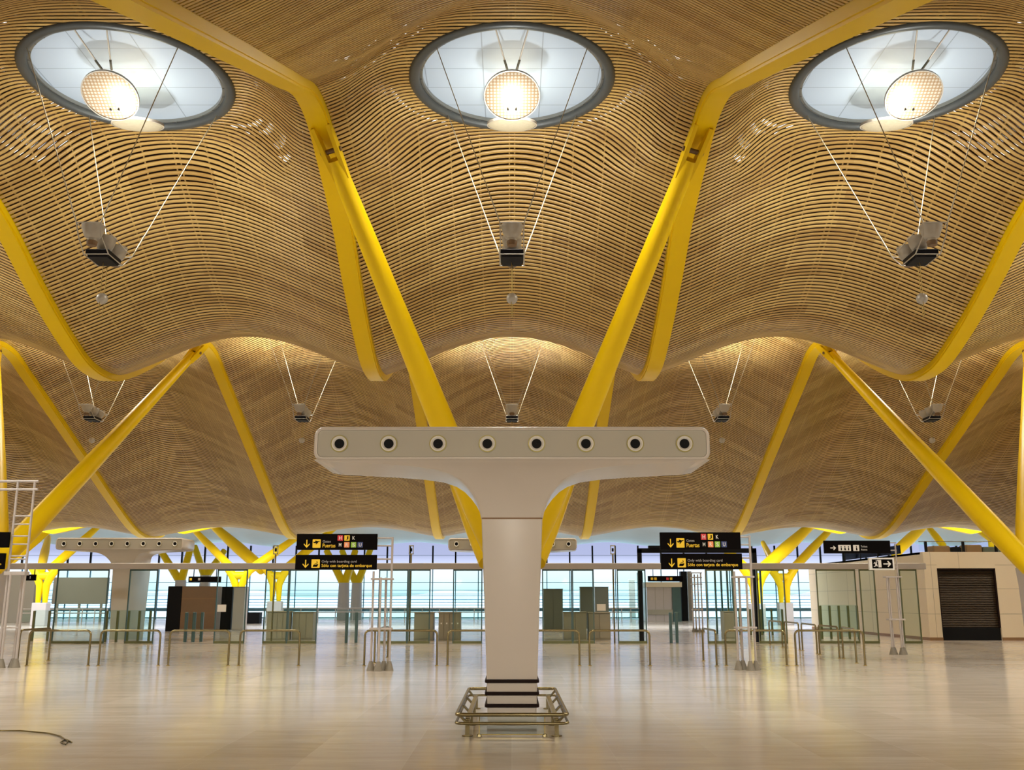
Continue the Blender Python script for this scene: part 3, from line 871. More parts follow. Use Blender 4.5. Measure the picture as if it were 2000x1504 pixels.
YM = 26.0
t, xa, xb = mast(YM, [(724, 0.0), (740, -0.13), (748, 0.13), (760, 0.0)], 1128, {0: 1116, 3: 1049}, (1131, 1228), (), 'white tubular sign mast with cone feet carrying the left pair of gate signs')
xr = at(737, 1060, Y=YM).x
rungs_to(t, YM, (1051, 1066, 1092), xr - 0.25, xb)
gates_sign(580, 737, 1043, 1074, YM, 'upper black sign left of the middle column with coloured gate letter tiles')
card_sign(577.5, 736, 1084, 1113, YM, 'lower black boarding card sign left of the middle column')
t, xa, xb = mast(YM + 0.2, [(1443, 0.0), (1454, 0.13), (1464, -0.13), (1477, 0.0)], 1126, {0: 1116, 3: 1046}, (1127, 1226), (), 'white tubular sign mast with cone feet carrying the right pair of gate signs')
rungs_to(t, YM + 0.2, (1049, 1064, 1090), at(1440, 1060, Y=YM).x, xb)
gates_sign(1289, 1446, 1040, 1074, YM + 0.2, 'upper black sign right of the middle column with coloured gate letter tiles')
card_sign(1291, 1449, 1081, 1112, YM + 0.2, 'lower black boarding card sign right of the middle column')
# left edge mast
YL = 27.1
c = at(20, 1308, Z=0)
t = thing('sign_mast', 'tall white ladder-like sign mast cut by the left picture edge', 'sign mast', c, 'white tubular sign masts')
xl, xrr = at(35, 945, Y=YL).x, at(68, 945, Y=YL).x
ztop = zy(938, YL)
for x, dy in ((xl, 0), (xrr, 0), ((xl + xrr) / 2 - 0.1, -0.12), ((xl + xrr) / 2 + 0.1, 0.12)):
    zt = ztop if dy == 0 else zy(1118, YL)
    l = MB().tube([(x, YL + dy, 0.14), (x, YL + dy, zt)], 0.032, 12).build('leg', 'white_paint', t, 60)
    MB().lathe([(0.125, 0), (0.12, 0.02), (0.05, 0.235), (0.034, 0.24)], (x, YL + dy, 0), n=18, cap=True).build('cone_foot', 'grey_foot', l, 40)
for row, ex in ((940, 1), (956, 1)):
    z = zy(row, YL); MB().tube([(xl - 0.9 * ex, YL, z), (xrr + 0.10, YL, z)], 0.036, 12).build('top_bar', 'white_paint', t, 60)
for row in (1008, 1024, 1047, 1063, 1086, 1092, 1226):
    z = zy(row, YL); MB().tube([(xl, YL, z), (xrr, YL, z)], 0.022, 10).build('rung', 'white_paint', t, 60)
z = zy(1120, YL); MB().bevbox(xl - 0.05, xrr + 0.05, YL - 0.14, YL + 0.14, z - 0.05, z + 0.05, 0.01).build('tie_plate', 'white_paint', t)
xe = at(22, 1055, Y=YL).x
tt = sign_panel('gate_sign', xe - 2.2, xe, zy(1070, YL), zy(1040, YL), YL - 0.1, 'upper black hanging sign cut by the left picture edge')
mb = MB(); arrow_down(mb, xe - 1.9, zy(1066, YL), zy(1050, YL), 0.15, YL - 0.156); mb.build('arrow', 'sign_yellow', tt)
tt = sign_panel('boarding_card_sign', xe - 2.2, xe - 0.06, zy(1112, YL), zy(1081, YL), YL - 0.1, 'lower black hanging sign cut by the left picture edge')
mb = MB(); arrow_down(mb, xe - 1.9, zy(1109, YL), zy(1092, YL), 0.15, YL - 0.156); mb.build('arrow', 'sign_yellow', tt)
mb = MB(); lettering(mb, 'embarque', xe - 0.72, zy(1105, YL), 0.6, 0.07, YL - 0.156, True); mb.build('lettering', 'sign_yellow', tt)
# far right mast with toilet and exit signs
YT = 33.4
t, xa, xb = mast(YT, [(1742, -0.08), (1750, 0.12), (1760, -0.12), (1768, 0.08)], 1127, {3: 1062}, (1127, 1210), (), 'slim white sign mast with cone feet under the toilet and exit signs', 0.026)
x0, x1, z1, z0 = at(1609, 1068, Y=YT).x, at(1738, 1068, Y=YT).x, zy(1056, YT), zy(1081, YT)
w, h = x1 - x0, z1 - z0
rungs_to(t, YT, (1060, 1075, 1108), x1 - 0.3, xb)
s = sign_panel('toilet_sign', x0, x1, z0, z1, YT, 'black toilet direction sign with white arrow and pictograms on the right')
y = YT - 0.056
mb = MB(); arrow_right(mb, x0 + .09 * w, x0 + .175 * w, z0 + .42 * h, .34 * h, y); mb.build('arrow', 'sign_white', s)
for u0, u1, figs in ((.21, .40, ((.235, 1), (.29, 0), (.345, 1))), (.435, .525, ((.465, 0),))):
    mb = MB(); sq(mb, x0 + u0 * w, x0 + u1 * w, z0 + .18 * h, z0 + .66 * h, y, .012); ic = mb.build('pictogram', 'sign_white', s)
    mb = MB()
    for u, k in figs:
        xx = x0 + u * w
        mb.poly([(xx + .01 * w, z0 + .24 * h), (xx + (.028 if k else .034) * w, z0 + .24 * h), (xx + .026 * w, z0 + .46 * h), (xx + .012 * w, z0 + .46 * h)], y - .004, .002)
        mb.poly([(xx + .019 * w + .009 * w * math.cos(q), z0 + .53 * h + .009 * w * math.sin(q)) for q in [R_(45 * j) for j in range(8)]], y - .004, .002)
    mb.build('person_symbols', 'black_sign', ic)
mb = MB(); lettering(mb, 'Toilets', x0 + .55 * w, z0 + .46 * h, .10 * w, .15 * h, y); lettering(mb, 'Aseos', x0 + .55 * w, z0 + .22 * h, .095 * w, .15 * h, y); mb.build('lettering', 'sign_white', s)
x0, x1, z1, z0 = at(1692, 1101, Y=YT).x, at(1741, 1101, Y=YT).x, zy(1090, YT), zy(1114, YT)
w, h = x1 - x0, z1 - z0
s = thing('exit_sign', 'white framed black emergency exit sign with running figure and right arrow', 'sign', ((x0 + x1) / 2, YT - 0.2, z0))
MB().bevbox(x0, x1, YT - 0.26, YT - 0.16, z0, z1, 0.01).build('frame', 'white_sheet', s)
y = YT - 0.268
mb = MB(); sq(mb, x0 + .12 * w, x1 - .07 * w, z0 + .13 * h, z1 - .13 * h, y); mb.build('panel', 'black_sign', s)
mb = MB()
mb.poly([(x0 + .36 * w, z0 + .22 * h), (x0 + .48 * w, z0 + .22 * h), (x0 + .48 * w, z0 + .82 * h), (x0 + .33 * w, z0 + .82 * h), (x0 + .33 * w, z0 + .72 * h), (x0 + .36 * w, z0 + .7 * h)], y - .005)
for pts in ([(.22, .55), (.30, .66), (.33, .62), (.25, .50)], [(.24, .50), (.30, .55), (.33, .30), (.29, .30)], [(.24, .50), (.28, .48), (.24, .28), (.17, .26), (.18, .31), (.22, .33)], [(.17, .52), (.22, .66), (.25, .64), (.20, .50)], [(.27, .70), (.31, .70), (.31, .78), (.27, .78)]):
    mb.poly([(x0 + a * w, z0 + b * h) for a, b in pts], y - .005)
mb.build('running_figure', 'sign_white', s)
mb = MB(); arrow_right(mb, x0 + .56 * w, x0 + .87 * w, z0 + .5 * h, .5 * h, y - .005); mb.build('arrow', 'sign_white', s)
# distant mast
YF = 56.0
t, xa, xb = mast(YF, [(1355, 0), (1361, 0.1), (1366, -0.1), (1373, 0)], 1122, {0: 1118, 3: 1118}, (1119, 1128, 1141, 1191), (), 'small distant white sign mast beyond the glass screens', 0.04)

# ------------------------------------------------------------------ glass portal line
YG = 41.6
hz1, hz0 = zy(1100, YG), zy(1112, YG)
xh0, xh1 = at(-60, 1105, Y=YG).x, at(1806, 1105, Y=YG).x
hd = MB().bevbox(xh0, xh1, YG - 0.15, YG + 0.15, hz0, hz1, 0.02)
tag(hd.build('portal_header', 'header_grey'), 'long grey header beam running across above all the glass screens', 'beam')
mb = MB()
def pane(pa, pb, label, frame='green_frame', Yp=None, rail=True, gl='glass_green'):
    Yp = Yp or YG
    x0, x1 = at(pa, 1200, Y=Yp).x, at(pb, 1200, Y=Yp).x
    x0 += 0.026; x1 -= 0.026
    t = thing('glass_screen', label, 'glass screen', ((x0 + x1) / 2, Yp, 0), 'framed glass screens under the header')
    zt = hz0
    MB().box(x0, x1, Yp - 0.01, Yp + 0.01, 0.05, zt).build('glass_pane', gl, t)
    f = MB(); k = 0.045
    f.box(x0 - k / 2, x0 + k / 2, Yp - 0.03, Yp + 0.03, 0, zt); f.box(x1 - k / 2, x1 + k / 2, Yp - 0.03, Yp + 0.03, 0, zt)
    f.box(x0, x1, Yp - 0.03, Yp + 0.03, zt - 0.06, zt)
    f.build('frame', frame, t)
    if rail:
        MB().box(x0, x1, Yp - 0.035, Yp + 0.035, 0.0, 0.10).build('bottom_rail', 'green_frame', t)
    return t
PANES = [(105, 207, 'widest framed glass screen near the left edge, before the grey far wall', 'teal_frame'), (247, 303, 'narrow framed glass screen left of the brown kiosk', 'teal_frame'),
         (420, 480, 'framed glass screen with white notice right of the brown kiosk', 'teal_frame'), (515, 562, 'glass screen before the left half of the grey counter', 'teal_frame'), (562, 620, 'glass screen before the right half of the grey counter, left of the left signs', 'teal_frame'),
         (738, 796, 'glass screen just right of the left sign mast', 'teal_frame'), (796, 840, 'glass screen before the low grey cabinets left of the column', 'teal_frame'), (884, 942, 'glass screen directly left of the white column', 'teal_frame'),
         (1059, 1118, 'glass screen directly right of the white column', 'teal_frame'), (1118, 1161, 'glass screen with white notice right of the column', 'teal_frame'), (1206, 1263, 'glass screen right of the column, before the far white shop', 'teal_frame'),
         (1380, 1436, 'glass screen left of the right sign mast', 'green_frame'), (1480, 1536, 'glass screen right of the right sign mast, before the yellow casting', 'green_frame'), (1598, 1676, 'glass screen before the cream wall on the right', 'green_frame'),
         (1762, 1797, 'narrow bluish glass screen right of the slim toilet sign mast', 'green_frame')]
for pa, pb, lab, fr in PANES:
    pane(pa, pb, lab, fr)
pane(1683, 1714, 'narrow glass screen with olive frame between the cream wall and the slim toilet sign mast')
# paper notices stuck on the glass
for (a, b, c_, d, lab) in ((424, 442, 1181, 1195, 'white paper notice stuck on the glass right of the brown kiosk'), (1166, 1183, 1180, 1193, 'white paper notice stuck on the glass right of the white column')):
    A, B = at(a, d, Y=YG - 0.012), at(b, c_, Y=YG - 0.012)
    tag(MB().box(A.x, B.x, YG - 0.014, YG - 0.0095, A.z, B.z).build('paper_notice', 'white_sheet', None, root=((A.x + B.x) / 2, YG - 0.012, A.z)), lab, 'notice', 'paper notices')

# ------------------------------------------------------------------ counters, cabinets and gates beyond the glass
def fbox(pa, pb, row, foot, depth):
    Y = fx(1000, foot).y
    x0, x1 = at(pa, foot, Y=Y).x, at(pb, foot, Y=Y).x
    return x0, x1, Y, Y + depth, zy(row, Y)
def counter(pa, pb, row, foot, depth, m, label, nm='counter', cat='counter', doors=2, extra=None):
    x0, x1, ya, yb, zt = fbox(pa, pb, row, foot, depth)
    t = thing(nm, label, cat, ((x0 + x1) / 2, (ya + yb) / 2, 0))
    MB().bevbox(x0, x1, ya, yb, 0, zt - 0.04, 0.01).build('body', m, t)
    MB().bevbox(x0 - 0.02, x1 + 0.02, ya - 0.03, yb + 0.02, zt - 0.04, zt, 0.01).build('top', m, t)
    w = (x1 - x0) / doors
    for k in range(doors):
        d = MB().bevbox(x0 + k * w + 0.015, x0 + (k + 1) * w - 0.015, ya - 0.018, ya - 0.002, 0.08, zt - 0.07, 0.004).build('front_panel', m, t)
        if extra:
            MB().box(x0 + (k + .5) * w - 0.03, x0 + (k + .5) * w + 0.03, ya - 0.03, ya - 0.02, zt * 0.58, zt * 0.63).build('socket_plate', 'white_sheet', d)
    return t
counter(808, 846, 1196, 1251, 0.8, 'counter_grey', 'left half of the low grey cabinets left of the white column', 'cabinet', 'cabinet', 1)
counter(856, 899, 1196, 1251, 0.8, 'counter_grey', 'right half of the low grey cabinets, with row of small white sockets', 'cabinet', 'cabinet', 4, True)
counter(519, 561, 1194, 1251, 0.8, 'counter_grey', 'grey counter behind glass, left of the left signs, left half', 'counter', 'counter', 4)
counter(569, 610, 1195, 1250, 0.8, 'counter_grey', 'grey counter behind glass, left of the left signs, right half', 'counter', 'counter', 3)
counter(1062, 1100, 1150, 1232, 0.9, 'counter_dark', 'tall dark cabinet right behind the white column', 'cabinet', 'cabinet', 2)
counter(1101, 1146, 1195, 1250, 0.8, 'counter_grey', 'low grey counter right of the white column, left part', 'counter', 'counter', 2)
counter(1150, 1193, 1196, 1250, 0.8, 'counter_grey', 'low grey counter right of the white column, right part under the notice', 'counter', 'counter', 2)
counter(1134, 1160, 1146, 1228, 0.7, 'counter_dark', 'tall narrow dark cabinet above the low counter right of the column', 'cabinet', 'cabinet', 1)
counter(1163, 1190, 1146, 1226, 0.7, 'counter_dark', 'tall dark cabinet behind the right paper notice', 'cabinet', 'cabinet', 1)
counter(1416, 1437, 1194, 1248, 0.8, 'counter_grey', 'grey counter left behind the right sign mast', 'counter', 'counter', 1)
counter(424, 450, 1146, 1230, 0.8, 'black', 'tall black cabinet behind the left paper notice', 'cabinet', 'cabinet', 2)
counter(452, 474, 1146, 1232, 0.8, 'pylon_grey', 'tall pale grey cabinet beside the black cabinet on the left', 'cabinet', 'cabinet', 1)
counter(478, 506, 1196, 1218, 0.8, 'black', 'low black counter left of the yellow casting', 'counter', 'counter', 2)
# kiosk
x0, x1, ya, yb, zt = fbox(350, 417, 1145, 1233, 1.2)
t = thing('kiosk', 'brown walled kiosk with black side panel on the left', 'kiosk', ((x0 + x1) / 2, ya + 1.5, 0))
MB().bevbox(x0, x1, ya, yb, 0, zt, 0.02).build('wall_block', 'brown_wall', t)
xk = at(322, 1233, Y=ya).x
MB().bevbox(xk, x0 - 0.005, ya, yb, 0, zt, 0.02).build('side_panel', 'black', t)
for k in (0.4, 0.72):
    MB().box(x0, x1, ya - 0.01, ya - 0.002, zt * k, zt * k + 0.02).build('panel_joint', 'plinth_brown', t)
MB().box(x0, x1, ya - 0.012, ya - 0.002, 0, 0.12).build('plinth', 'header_grey', t)
# overhead direction sign on the far left
def small_sign(pa, pb, ra, rb, Y, label, marks):
    x0, x1, z1, z0 = at(pa, ra, Y=Y).x, at(pb, ra, Y=Y).x, zy(ra, Y), zy(rb, Y)
    t = thing('direction_sign', label, 'sign', ((x0 + x1) / 2, Y, z0))
    MB().bevbox(x0, x1, Y - 0.06, Y + 0.06, z0, z1, 0.01).build('panel', 'black_sign', t)
    for u, m in marks:
        mb = MB(); sq(mb, x0 + u * (x1 - x0), x0 + (u + .07) * (x1 - x0), z0 + .3 * (z1 - z0), z0 + .72 * (z1 - z0), Y - .066); mb.build('pictogram', m, t)
    hg = MB()
    for k in (0.15, 0.85):
        hg.box(x0 + k * (x1 - x0) - .02, x0 + k * (x1 - x0) + .02, Y - .02, Y + .02, z1, z1 + 0.5)
    hg.build('hanger', 'black', t)
small_sign(369, 432, 1126, 1137, 54.0, 'small black direction sign above the brown kiosk', ((.04, 'sign_yellow'), (.3, 'sign_grey')))
small_sign(1265, 1334, 1125, 1136, 62.0, 'small black direction sign above the far white shop', ((.08, 'sign_yellow'), (.18, 'sign_yellow'), (.52, 'sign_red'), (.62, 'sign_yellow')))
small_sign(49, 71, 1122, 1134, 50.0, 'small grey display board beside the leftmost yellow casting', ((.1, 'sign_grey'), (.5, 'sign_grey')))
# low glass turnstile gates
def gate(pa, pb, label, foot=1257, row=1196):
    Y = fx(1000, foot).y
    t = thing('glass_gate', label, 'gate', (at((pa + pb) / 2, foot, Y=Y).x, Y, 0), 'slim glass passage gates')
    zt = zy(row, Y)
    xs = [at(pa, foot, Y=Y).x, at(pb, foot, Y=Y).x]
    for i, x in enumerate(xs):
        MB().bevbox(x - 0.06, x + 0.06, Y - 0.05 + i * .3, Y + 0.05 + i * .3, 0, zt, 0.01).build('post', 'teal_frame', t)
    MB().add([(xs[0], Y, 0.12), (xs[1], Y + .3, 0.12), (xs[1], Y + .3, zt - .05), (xs[0], Y, zt - .05)], [(0, 1, 2, 3)]).build('glass_leaf', 'glass_rail', t)
for pa, pb, lab in ((676, 693, 'slim glass passage gate left of the left sign mast'), (1311, 1325, 'slim glass passage gate in the passage right of the column'),
                    (361, 372, 'slim glass passage gate before the brown kiosk, left one'), (377, 388, 'slim glass passage gate before the brown kiosk, right one')):
    gate(pa, pb, lab, 1256 if pa > 600 else 1254)
# low glass balustrades with dark posts
def balustrade(pa, pb, n, foot, row, label):
    Y = fx(1000, foot).y; zt = zy(row, Y)
    xs = np.linspace(at(pa, foot, Y=Y).x, at(pb, foot, Y=Y).x, n)
    t = thing('glass_balustrade', label, 'balustrade', ((xs[0] + xs[-1]) / 2, Y, 0))
    for x in xs:
        MB().bevbox(x - 0.05, x + 0.05, Y - 0.04, Y + 0.04, 0, zt, 0.008).build('post', 'green_frame', t)
    MB().box(xs[0], xs[-1], Y - 0.008, Y + 0.008, 0.1, zt + 0.03).build('glass_pane', 'glass_rail', t)
balustrade(205, 290, 5, 1254, 1193, 'low glass balustrade with dark posts below the left far air outlet')
balustrade(1606, 1678, 5, 1248, 1183, 'low glass balustrade with dark posts before the cream wall on the right')
balustrade(62, 92, 2, 1252, 1193, 'short glass balustrade under the leftmost yellow casting')
balustrade(1425, 1530, 6, 1240, 1190, 'low glass balustrade behind the right sign mast')

# ------------------------------------------------------------------ yellow castings and struts of the far rows
def fceil(x, y):
    u = ((x + 4.5) % 9 - 4.5) / 4.5
    sh = 0.7 * math.cos(math.pi * u / 2) + 0.3 * (1 + math.cos(math.pi * u)) / 2
    return float(np.interp(y, [67.5, 74, 82, 88, 93], [6.35, 7.2, 7.1, 6.5, 6.6])) + sh * float(np.interp(y, [67, 93], [0.75, 0.45]))
def stop(A, B, r):
    for k in range(1, 101):
        q = A + (B - A) * (k / 100)
        if q.y > 67.5 and q.z > fceil(q.x, q.y) + 0.12:
            return A + (B - A) * ((k - 1) / 100)
    return B
def casting(px, row, Y, label, arms, m='yellow'):
    p = at(px, row, Y=Y); x, z = p.x, p.z
    t = thing('strut_tree', label, 'strut', (x, Y, 0), 'yellow strut trees of the far row')
    mb = MB()
    for s in (-1, 1):
        mb.tube([(x + s * 0.95, Y, z + 0.75), (x + s * 0.45, Y, z + 0.12), (x + s * 0.22, Y, z - 0.55), (x + s * 0.24, Y, z - 1.75)], [0.24, 0.30, 0.25, 0.16], 12)
    mb.tube([(x - 0.4, Y, z + 0.1), (x + 0.4, Y, z + 0.1)], 0.27, 12)
    mb.build('casting', m, t, 60)
    MB().bevbox(x - 0.5, x + 0.5, Y - 0.35, Y + 0.35, 0, z - 1.7, 0.03).build('plinth_block', 'pylon_grey', t)
    for a, b, Yb, r in arms:
        A, B = at(*a, Y=Y), at(*b, Y=Yb)
        B = stop(A, B, r)
        MB().tube([A, (A + B) / 2, B], [r * 1.1, r * 1.15, r * 0.8], 14).build('arm', m, t, 60)
    return t
def pstrut(a, b, Ya, Yb, r, label, m='yellow'):
    A, B = at(*a, Y=Ya), at(*b, Y=Yb)
    B = stop(A, B, r)
    pts = [A, (A + B) / 2, B]; rs = [r * 1.1, r * 1.15, r * 0.8]
    if A.z > 3.5:                                        # stands on a plain post down to the floor
        pts = [Vector((A.x, A.y, 0)), Vector((A.x, A.y, A.z - 0.1))] + pts; rs = [r, r] + rs
    return tag(MB().tube(pts, rs, 14).build('far_strut', m, None, 60, root=A), label, 'strut', 'thin yellow struts of the far rows')
YC = 68.5
casting(86, 1128, YC, 'leftmost yellow strut tree beyond the glass, behind the left far air outlet', [((98, 1112), (190, 1030), 72, .27), ((80, 1112), (94, 1050), 76, .27)])
casting(467, 1127, YC, 'yellow strut tree with Y-shaped casting right of the brown kiosk', [((455, 1112), (374, 1030), 72, .24), ((482, 1117), (582, 1048), 71, .27)])
casting(540, 1127, YC + 3, 'yellow strut tree with thick sunlit arm left of the left signs', [((513, 1112), (420, 1030), 75, .38), ((556, 1112), (655, 1030), 75, .27)])
casting(1476, 1130, YC, 'yellow strut tree behind the right sign mast, with thick right arm', [((1462, 1114), (1372, 1030), 72, .27), ((1490, 1112), (1582, 1028), 72, .40)])
casting(1530, 1130, YC + 3, 'yellow strut tree right of the right sign mast, below the toilet sign', [((1546, 1114), (1626, 1030), 75, .28), ((1516, 1112), (1490, 1060), 77, .22)])
FS = [((-20, 1128), (106, 1028), YC, 72, .27, 'yellow far strut passing behind the left edge mast'),
      ((1750, 1078), (1806, 1026), 70, 74, .34, 'yellow far strut rising above the shop roof, leaning right'),
      ((1842, 1066), (1812, 1028), 74, 76, .24, 'yellow far strut above the shop roof, leaning left'),
      ((1935, 1053), (1898, 1026), 74, 76, .22, 'pale yellow far strut above the shop roof near the diagonal strut')]
for a, b, Ya, Yb, r, lab in FS:
    pstrut(a, b, Ya, Yb, r, lab)
YV = 85.0
def vpair(px, row, arms, label, m='yellow', YV=YV):
    p = at(px, row, Y=YV)
    t = thing('strut_fork', label, 'strut', (p.x, YV, 0), 'shaded yellow strut forks far back')
    for ax, ar in arms:
        q = at(ax, ar, Y=YV + 2)
        MB().tube([p, q], [0.36, 0.28], 12).build('arm', m, t, 60)
    MB().tube([(p.x, YV, 0), (p.x, YV, p.z + 0.2)], [0.55, 0.45], 16).build('pylon', 'pylon_grey', t, 60)
vpair(353, 1138, ((314, 1076), (373, 1068)), 'shaded yellow strut fork over the black side of the kiosk')
vpair(401, 1128, ((380, 1068), (438, 1076)), 'shaded yellow strut fork over the brown side of the kiosk', YV=89)
vpair(672, 1143, ((638, 1076), (694, 1076)), 'shaded yellow strut fork on grey pylon under the left signs, left one')
vpair(697, 1143, ((668, 1076), (724, 1072)), 'shaded yellow strut fork on grey pylon under the left signs, right one', YV=89)

# ------------------------------------------------------------------ far railing, walls, shop fronts
def railing(pa, pb, Y, label, n):
    x0, x1 = at(pa, 1190, Y=Y).x, at(pb, 1190, Y=Y).x
    t = thing('far_railing', label, 'railing', ((x0 + x1) / 2, Y, 0))
    for z in (1.05, 0.75):
        MB().tube([(x0, Y, z), (x1, Y, z)], 0.05, 8).build('hand_rail', 'white_paint', t, 60)
    for x in np.linspace(x0, x1, n):
        MB().box(x - 0.035, x + 0.035, Y - 0.03, Y + 0.03, 0, 1.08).build('post', 'white_paint', t)
    MB().box(x0, x1, Y - 0.01, Y + 0.01, 0.1, 0.95).build('glass_pane', 'glass_rail', t)
railing(40, 210, 76, 'white railing far beyond the widest left glass screen', 8)
railing(520, 960, 82, 'white railing far back along the facade left of the column', 14)
railing(1160, 1250, 82, 'white railing far back along the facade right of the column', 6)
def block(pa, pb, row, foot, depth, m, label, nm, cat, stripes=0):
    x0, x1, ya, yb, zt = fbox(pa, pb, row, foot, depth)
    t = thing(nm, label, cat, ((x0 + x1) / 2, (ya + yb) / 2, 0))
    MB().bevbox(x0, x1, ya, yb, 0, zt, 0.02).build('body', m, t)
    for k in range(stripes):
        x = x0 + (k + 1) * (x1 - x0) / (stripes + 1)
        MB().box(x - 0.012, x + 0.012, ya - 0.006, ya - 0.001, 0.02, zt - 0.02).build('joint', 'counter_dark', t)
    return t
# grey wall panel standing far left (from 1128 down to 1180, raised)
Yq = 80.0
A, B = at(100, 1180, Y=Yq), at(212, 1128, Y=Yq)
t = thing('hanging_screen', 'large plain grey screen wall far beyond the widest left glass screen', 'screen', ((A.x + B.x) / 2, Yq, 0))
MB().bevbox(A.x, B.x, Yq, Yq + 0.3, A.z, B.z, 0.02).build('body', 'grey_wall', t)
for k in (0.1, 0.5, 0.9):
    x = A.x + (B.x - A.x) * k; MB().box(x - 0.08, x + 0.08, Yq + 0.05, Yq + 0.2, 0, A.z + 0.05).build('post', 'grey_wall', t)
A, B = at(-80, 1200, Y=Yq - 2), at(70, 1122, Y=Yq - 2)
tag(MB().bevbox(A.x, B.x, Yq - 2, Yq - 1, 0, B.z, 0.02).build('screen_wall', 'grey_wall', None, root=((A.x + B.x) / 2, Yq - 2, 0)), 'grey far wall behind the left edge mast', 'wall')
# far white shop
x0, x1, ya, yb, zt = fbox(1265, 1331, 1147, 1214, 4.0)
t = thing('shop_front', 'far white shop front under the small black sign, right of the column', 'shop', ((x0 + x1) / 2, ya, 0))
MB().bevbox(x0 - 0.1, x1 + 0.1, ya - 0.3, yb, zt, zy(1137, ya), 0.02).build('fascia', 'wall_cream', t)
MB().bevbox(x0, x1 - 0.7, ya, yb, 0, zt, 0.01).build('wall_block', 'white_paint', t)
MB().bevbox(x1 - 0.7, x1, ya - 0.1, yb, 0, zt, 0.01).build('dark_jamb', 'teal_frame', t)
for k in (0.33, 0.66):
    x = x0 + (x1 - 0.7 - x0) * k; MB().box(x - 0.02, x + 0.02, ya - 0.006, ya - 0.001, 0, zt).build('joint', 'counter_grey', t)
MB().box(x0, x1 - 0.7, ya - 0.12, ya - 0.02, 0.55, 0.95).build('counter_front', 'counter_grey', t)
block(1333, 1345, 1116, 1213, 0.8, 'black', 'tall black pillar right of the far white shop', 'pillar', 'pillar')
block(1346, 1354, 1116, 1212, 0.8, 'grey_wall', 'slim grey pillar beside the black pillar', 'pillar', 'pillar')
block(1230, 1242, 1132, 1206, 0.5, 'grey_wall', 'distant grey pillar left of the far white shop', 'pillar', 'pillar')
block(1247, 1258, 1118, 1207, 0.5, 'counter_dark', 'distant dark pillar at the left corner of the far white shop', 'pillar', 'pillar')
for i, (px, lab) in enumerate(((1400, 'dark green mullion behind glass, leftmost near the right sign mast'), (1412, 'second dark green mullion behind glass near the right sign mast'), (1424, 'third dark green mullion behind glass near the right sign mast'), (1434, 'fourth dark green mullion behind glass, nearest the right sign mast'), (1490, 'dark green mullion right of the right sign mast'))):
    block(px, px + 3.2, 1113, 1238, 0.15, 'teal_frame', lab, 'mullion', 'mullion')
# black display gantry standing on the header
zg = zy(1104, YG + 1.5)
t = thing('display_gantry', 'black metal gantry frame behind the right gate signs, above the header', 'gantry', (at(1360, 1100, Y=YG + 1.5).x, YG + 1.5, 0))
xa, xb = at(1249, 1090, Y=YG + 1.5).x, at(1473, 1090, Y=YG + 1.5).x
for x in (xa, xb):
    MB().box(x - 0.09, x + 0.09, YG + 1.4, YG + 1.6, 0, zy(1073, YG + 1.5)).build('upright', 'black', t)
MB().box(xa - 0.09, xb + 0.09, YG + 1.4, YG + 1.6, zy(1080, YG + 1.5), zy(1071, YG + 1.5)).build('cross_beam', 'black', t)
mb = MB(); mb.box(xa + 0.4, xa + 0.9, YG + 1.35, YG + 1.65, zy(1071, YG + 1.5), zy(1066, YG + 1.5)); mb.box(xa + 1.4, xa + 1.9, YG + 1.35, YG + 1.65, zy(1071, YG + 1.5), zy(1067, YG + 1.5))
mb.build('projector_boxes', 'black', t)
# small hanging spot luminaires on the header
for px, lab in ((1197, 'small square lamp post on the header right of the column'), (803, 'small square lamp post on the header left of the column'), (538, 'small square lamp post on the header above the grey counter')):
    Y = YG + 0.4; x = at(px, 1090, Y=Y).x
    t = thing('lamp_post', lab, 'lamp post', (x, Y, 0), 'thin lamp posts by the header')
    MB().tube([(x, Y, 0), (x, Y, zy(1082, Y))], 0.035, 8).build('pole', 'steel', t, 60)
    f = MB(); h0, h1 = zy(1082, Y), zy(1066, Y)
    for s in (-1, 1): f.box(x + s * 0.085 - 0.015, x + s * 0.085 + 0.015, Y - 0.03, Y + 0.03, h0, h1)
    f.box(x - 0.1, x + 0.1, Y - 0.03, Y + 0.03, h0 - 0.02, h0 + 0.02); f.box(x - 0.1, x + 0.1, Y - 0.03, Y + 0.03, h1 - 0.02, h1 + 0.02)
    f.build('lamp_frame', 'steel', t)
    MB().bevbox(x - 0.04, x + 0.04, Y - 0.04, Y + 0.04, h0 + 0.1, h1 - 0.1, 0.01).build('lamp_body', 'black', t)

# ------------------------------------------------------------------ shop building on the right
YS = 44.6
xc = at(1810, 1170, Y=YS).x
zt = zy(1078, YS)
xd0, xd1 = at(1836, 1180, Y=YS).x, at(1951, 1180, Y=YS).x
zd = zy(1110, YS)
wl = MB()
wl.box(xc, xd0, YS, YS + 0.3, 0, zt); wl.box(xd1, 31.6, YS, YS + 0.3, 0, zt); wl.box(xd0, xd1, YS, YS + 0.3, zd, zt)
wl.box(xc, xc + 0.3, YS + 0.3, 62, 0, zt)
wl.box(xc, 31.6, YS + 0.3, 60, zt - 0.1, zt)
wr = struct(wl.build('wall_shop', 'wall_cream')); wr.name = 'wall_shop'
jt = MB()
for z in (1.15, 2.25, 3.3):
    jt.box(xc, xd0, YS - 0.004, YS + 0.002, z - 0.008, z + 0.008); jt.box(xd1, 31.6, YS - 0.004, YS + 0.002, z - 0.008, z + 0.008)
    jt.box(xc - 0.004, xc + 0.002, YS, 62, z - 0.008, z + 0.008)
for x in (xc + 0.32, (xd0 + xd1) / 2 - 0.3, xd1 + 1.1, xd1 + 3.2):
    jt.box(x - 0.008, x + 0.008, YS - 0.004, YS + 0.002, zd if xd0 < x < xd1 else 0, zt)
for y in (48, 51.5, 55, 58.5):
    jt.box(xc - 0.004, xc + 0.002, y - 0.01, y + 0.01, 0, zt)
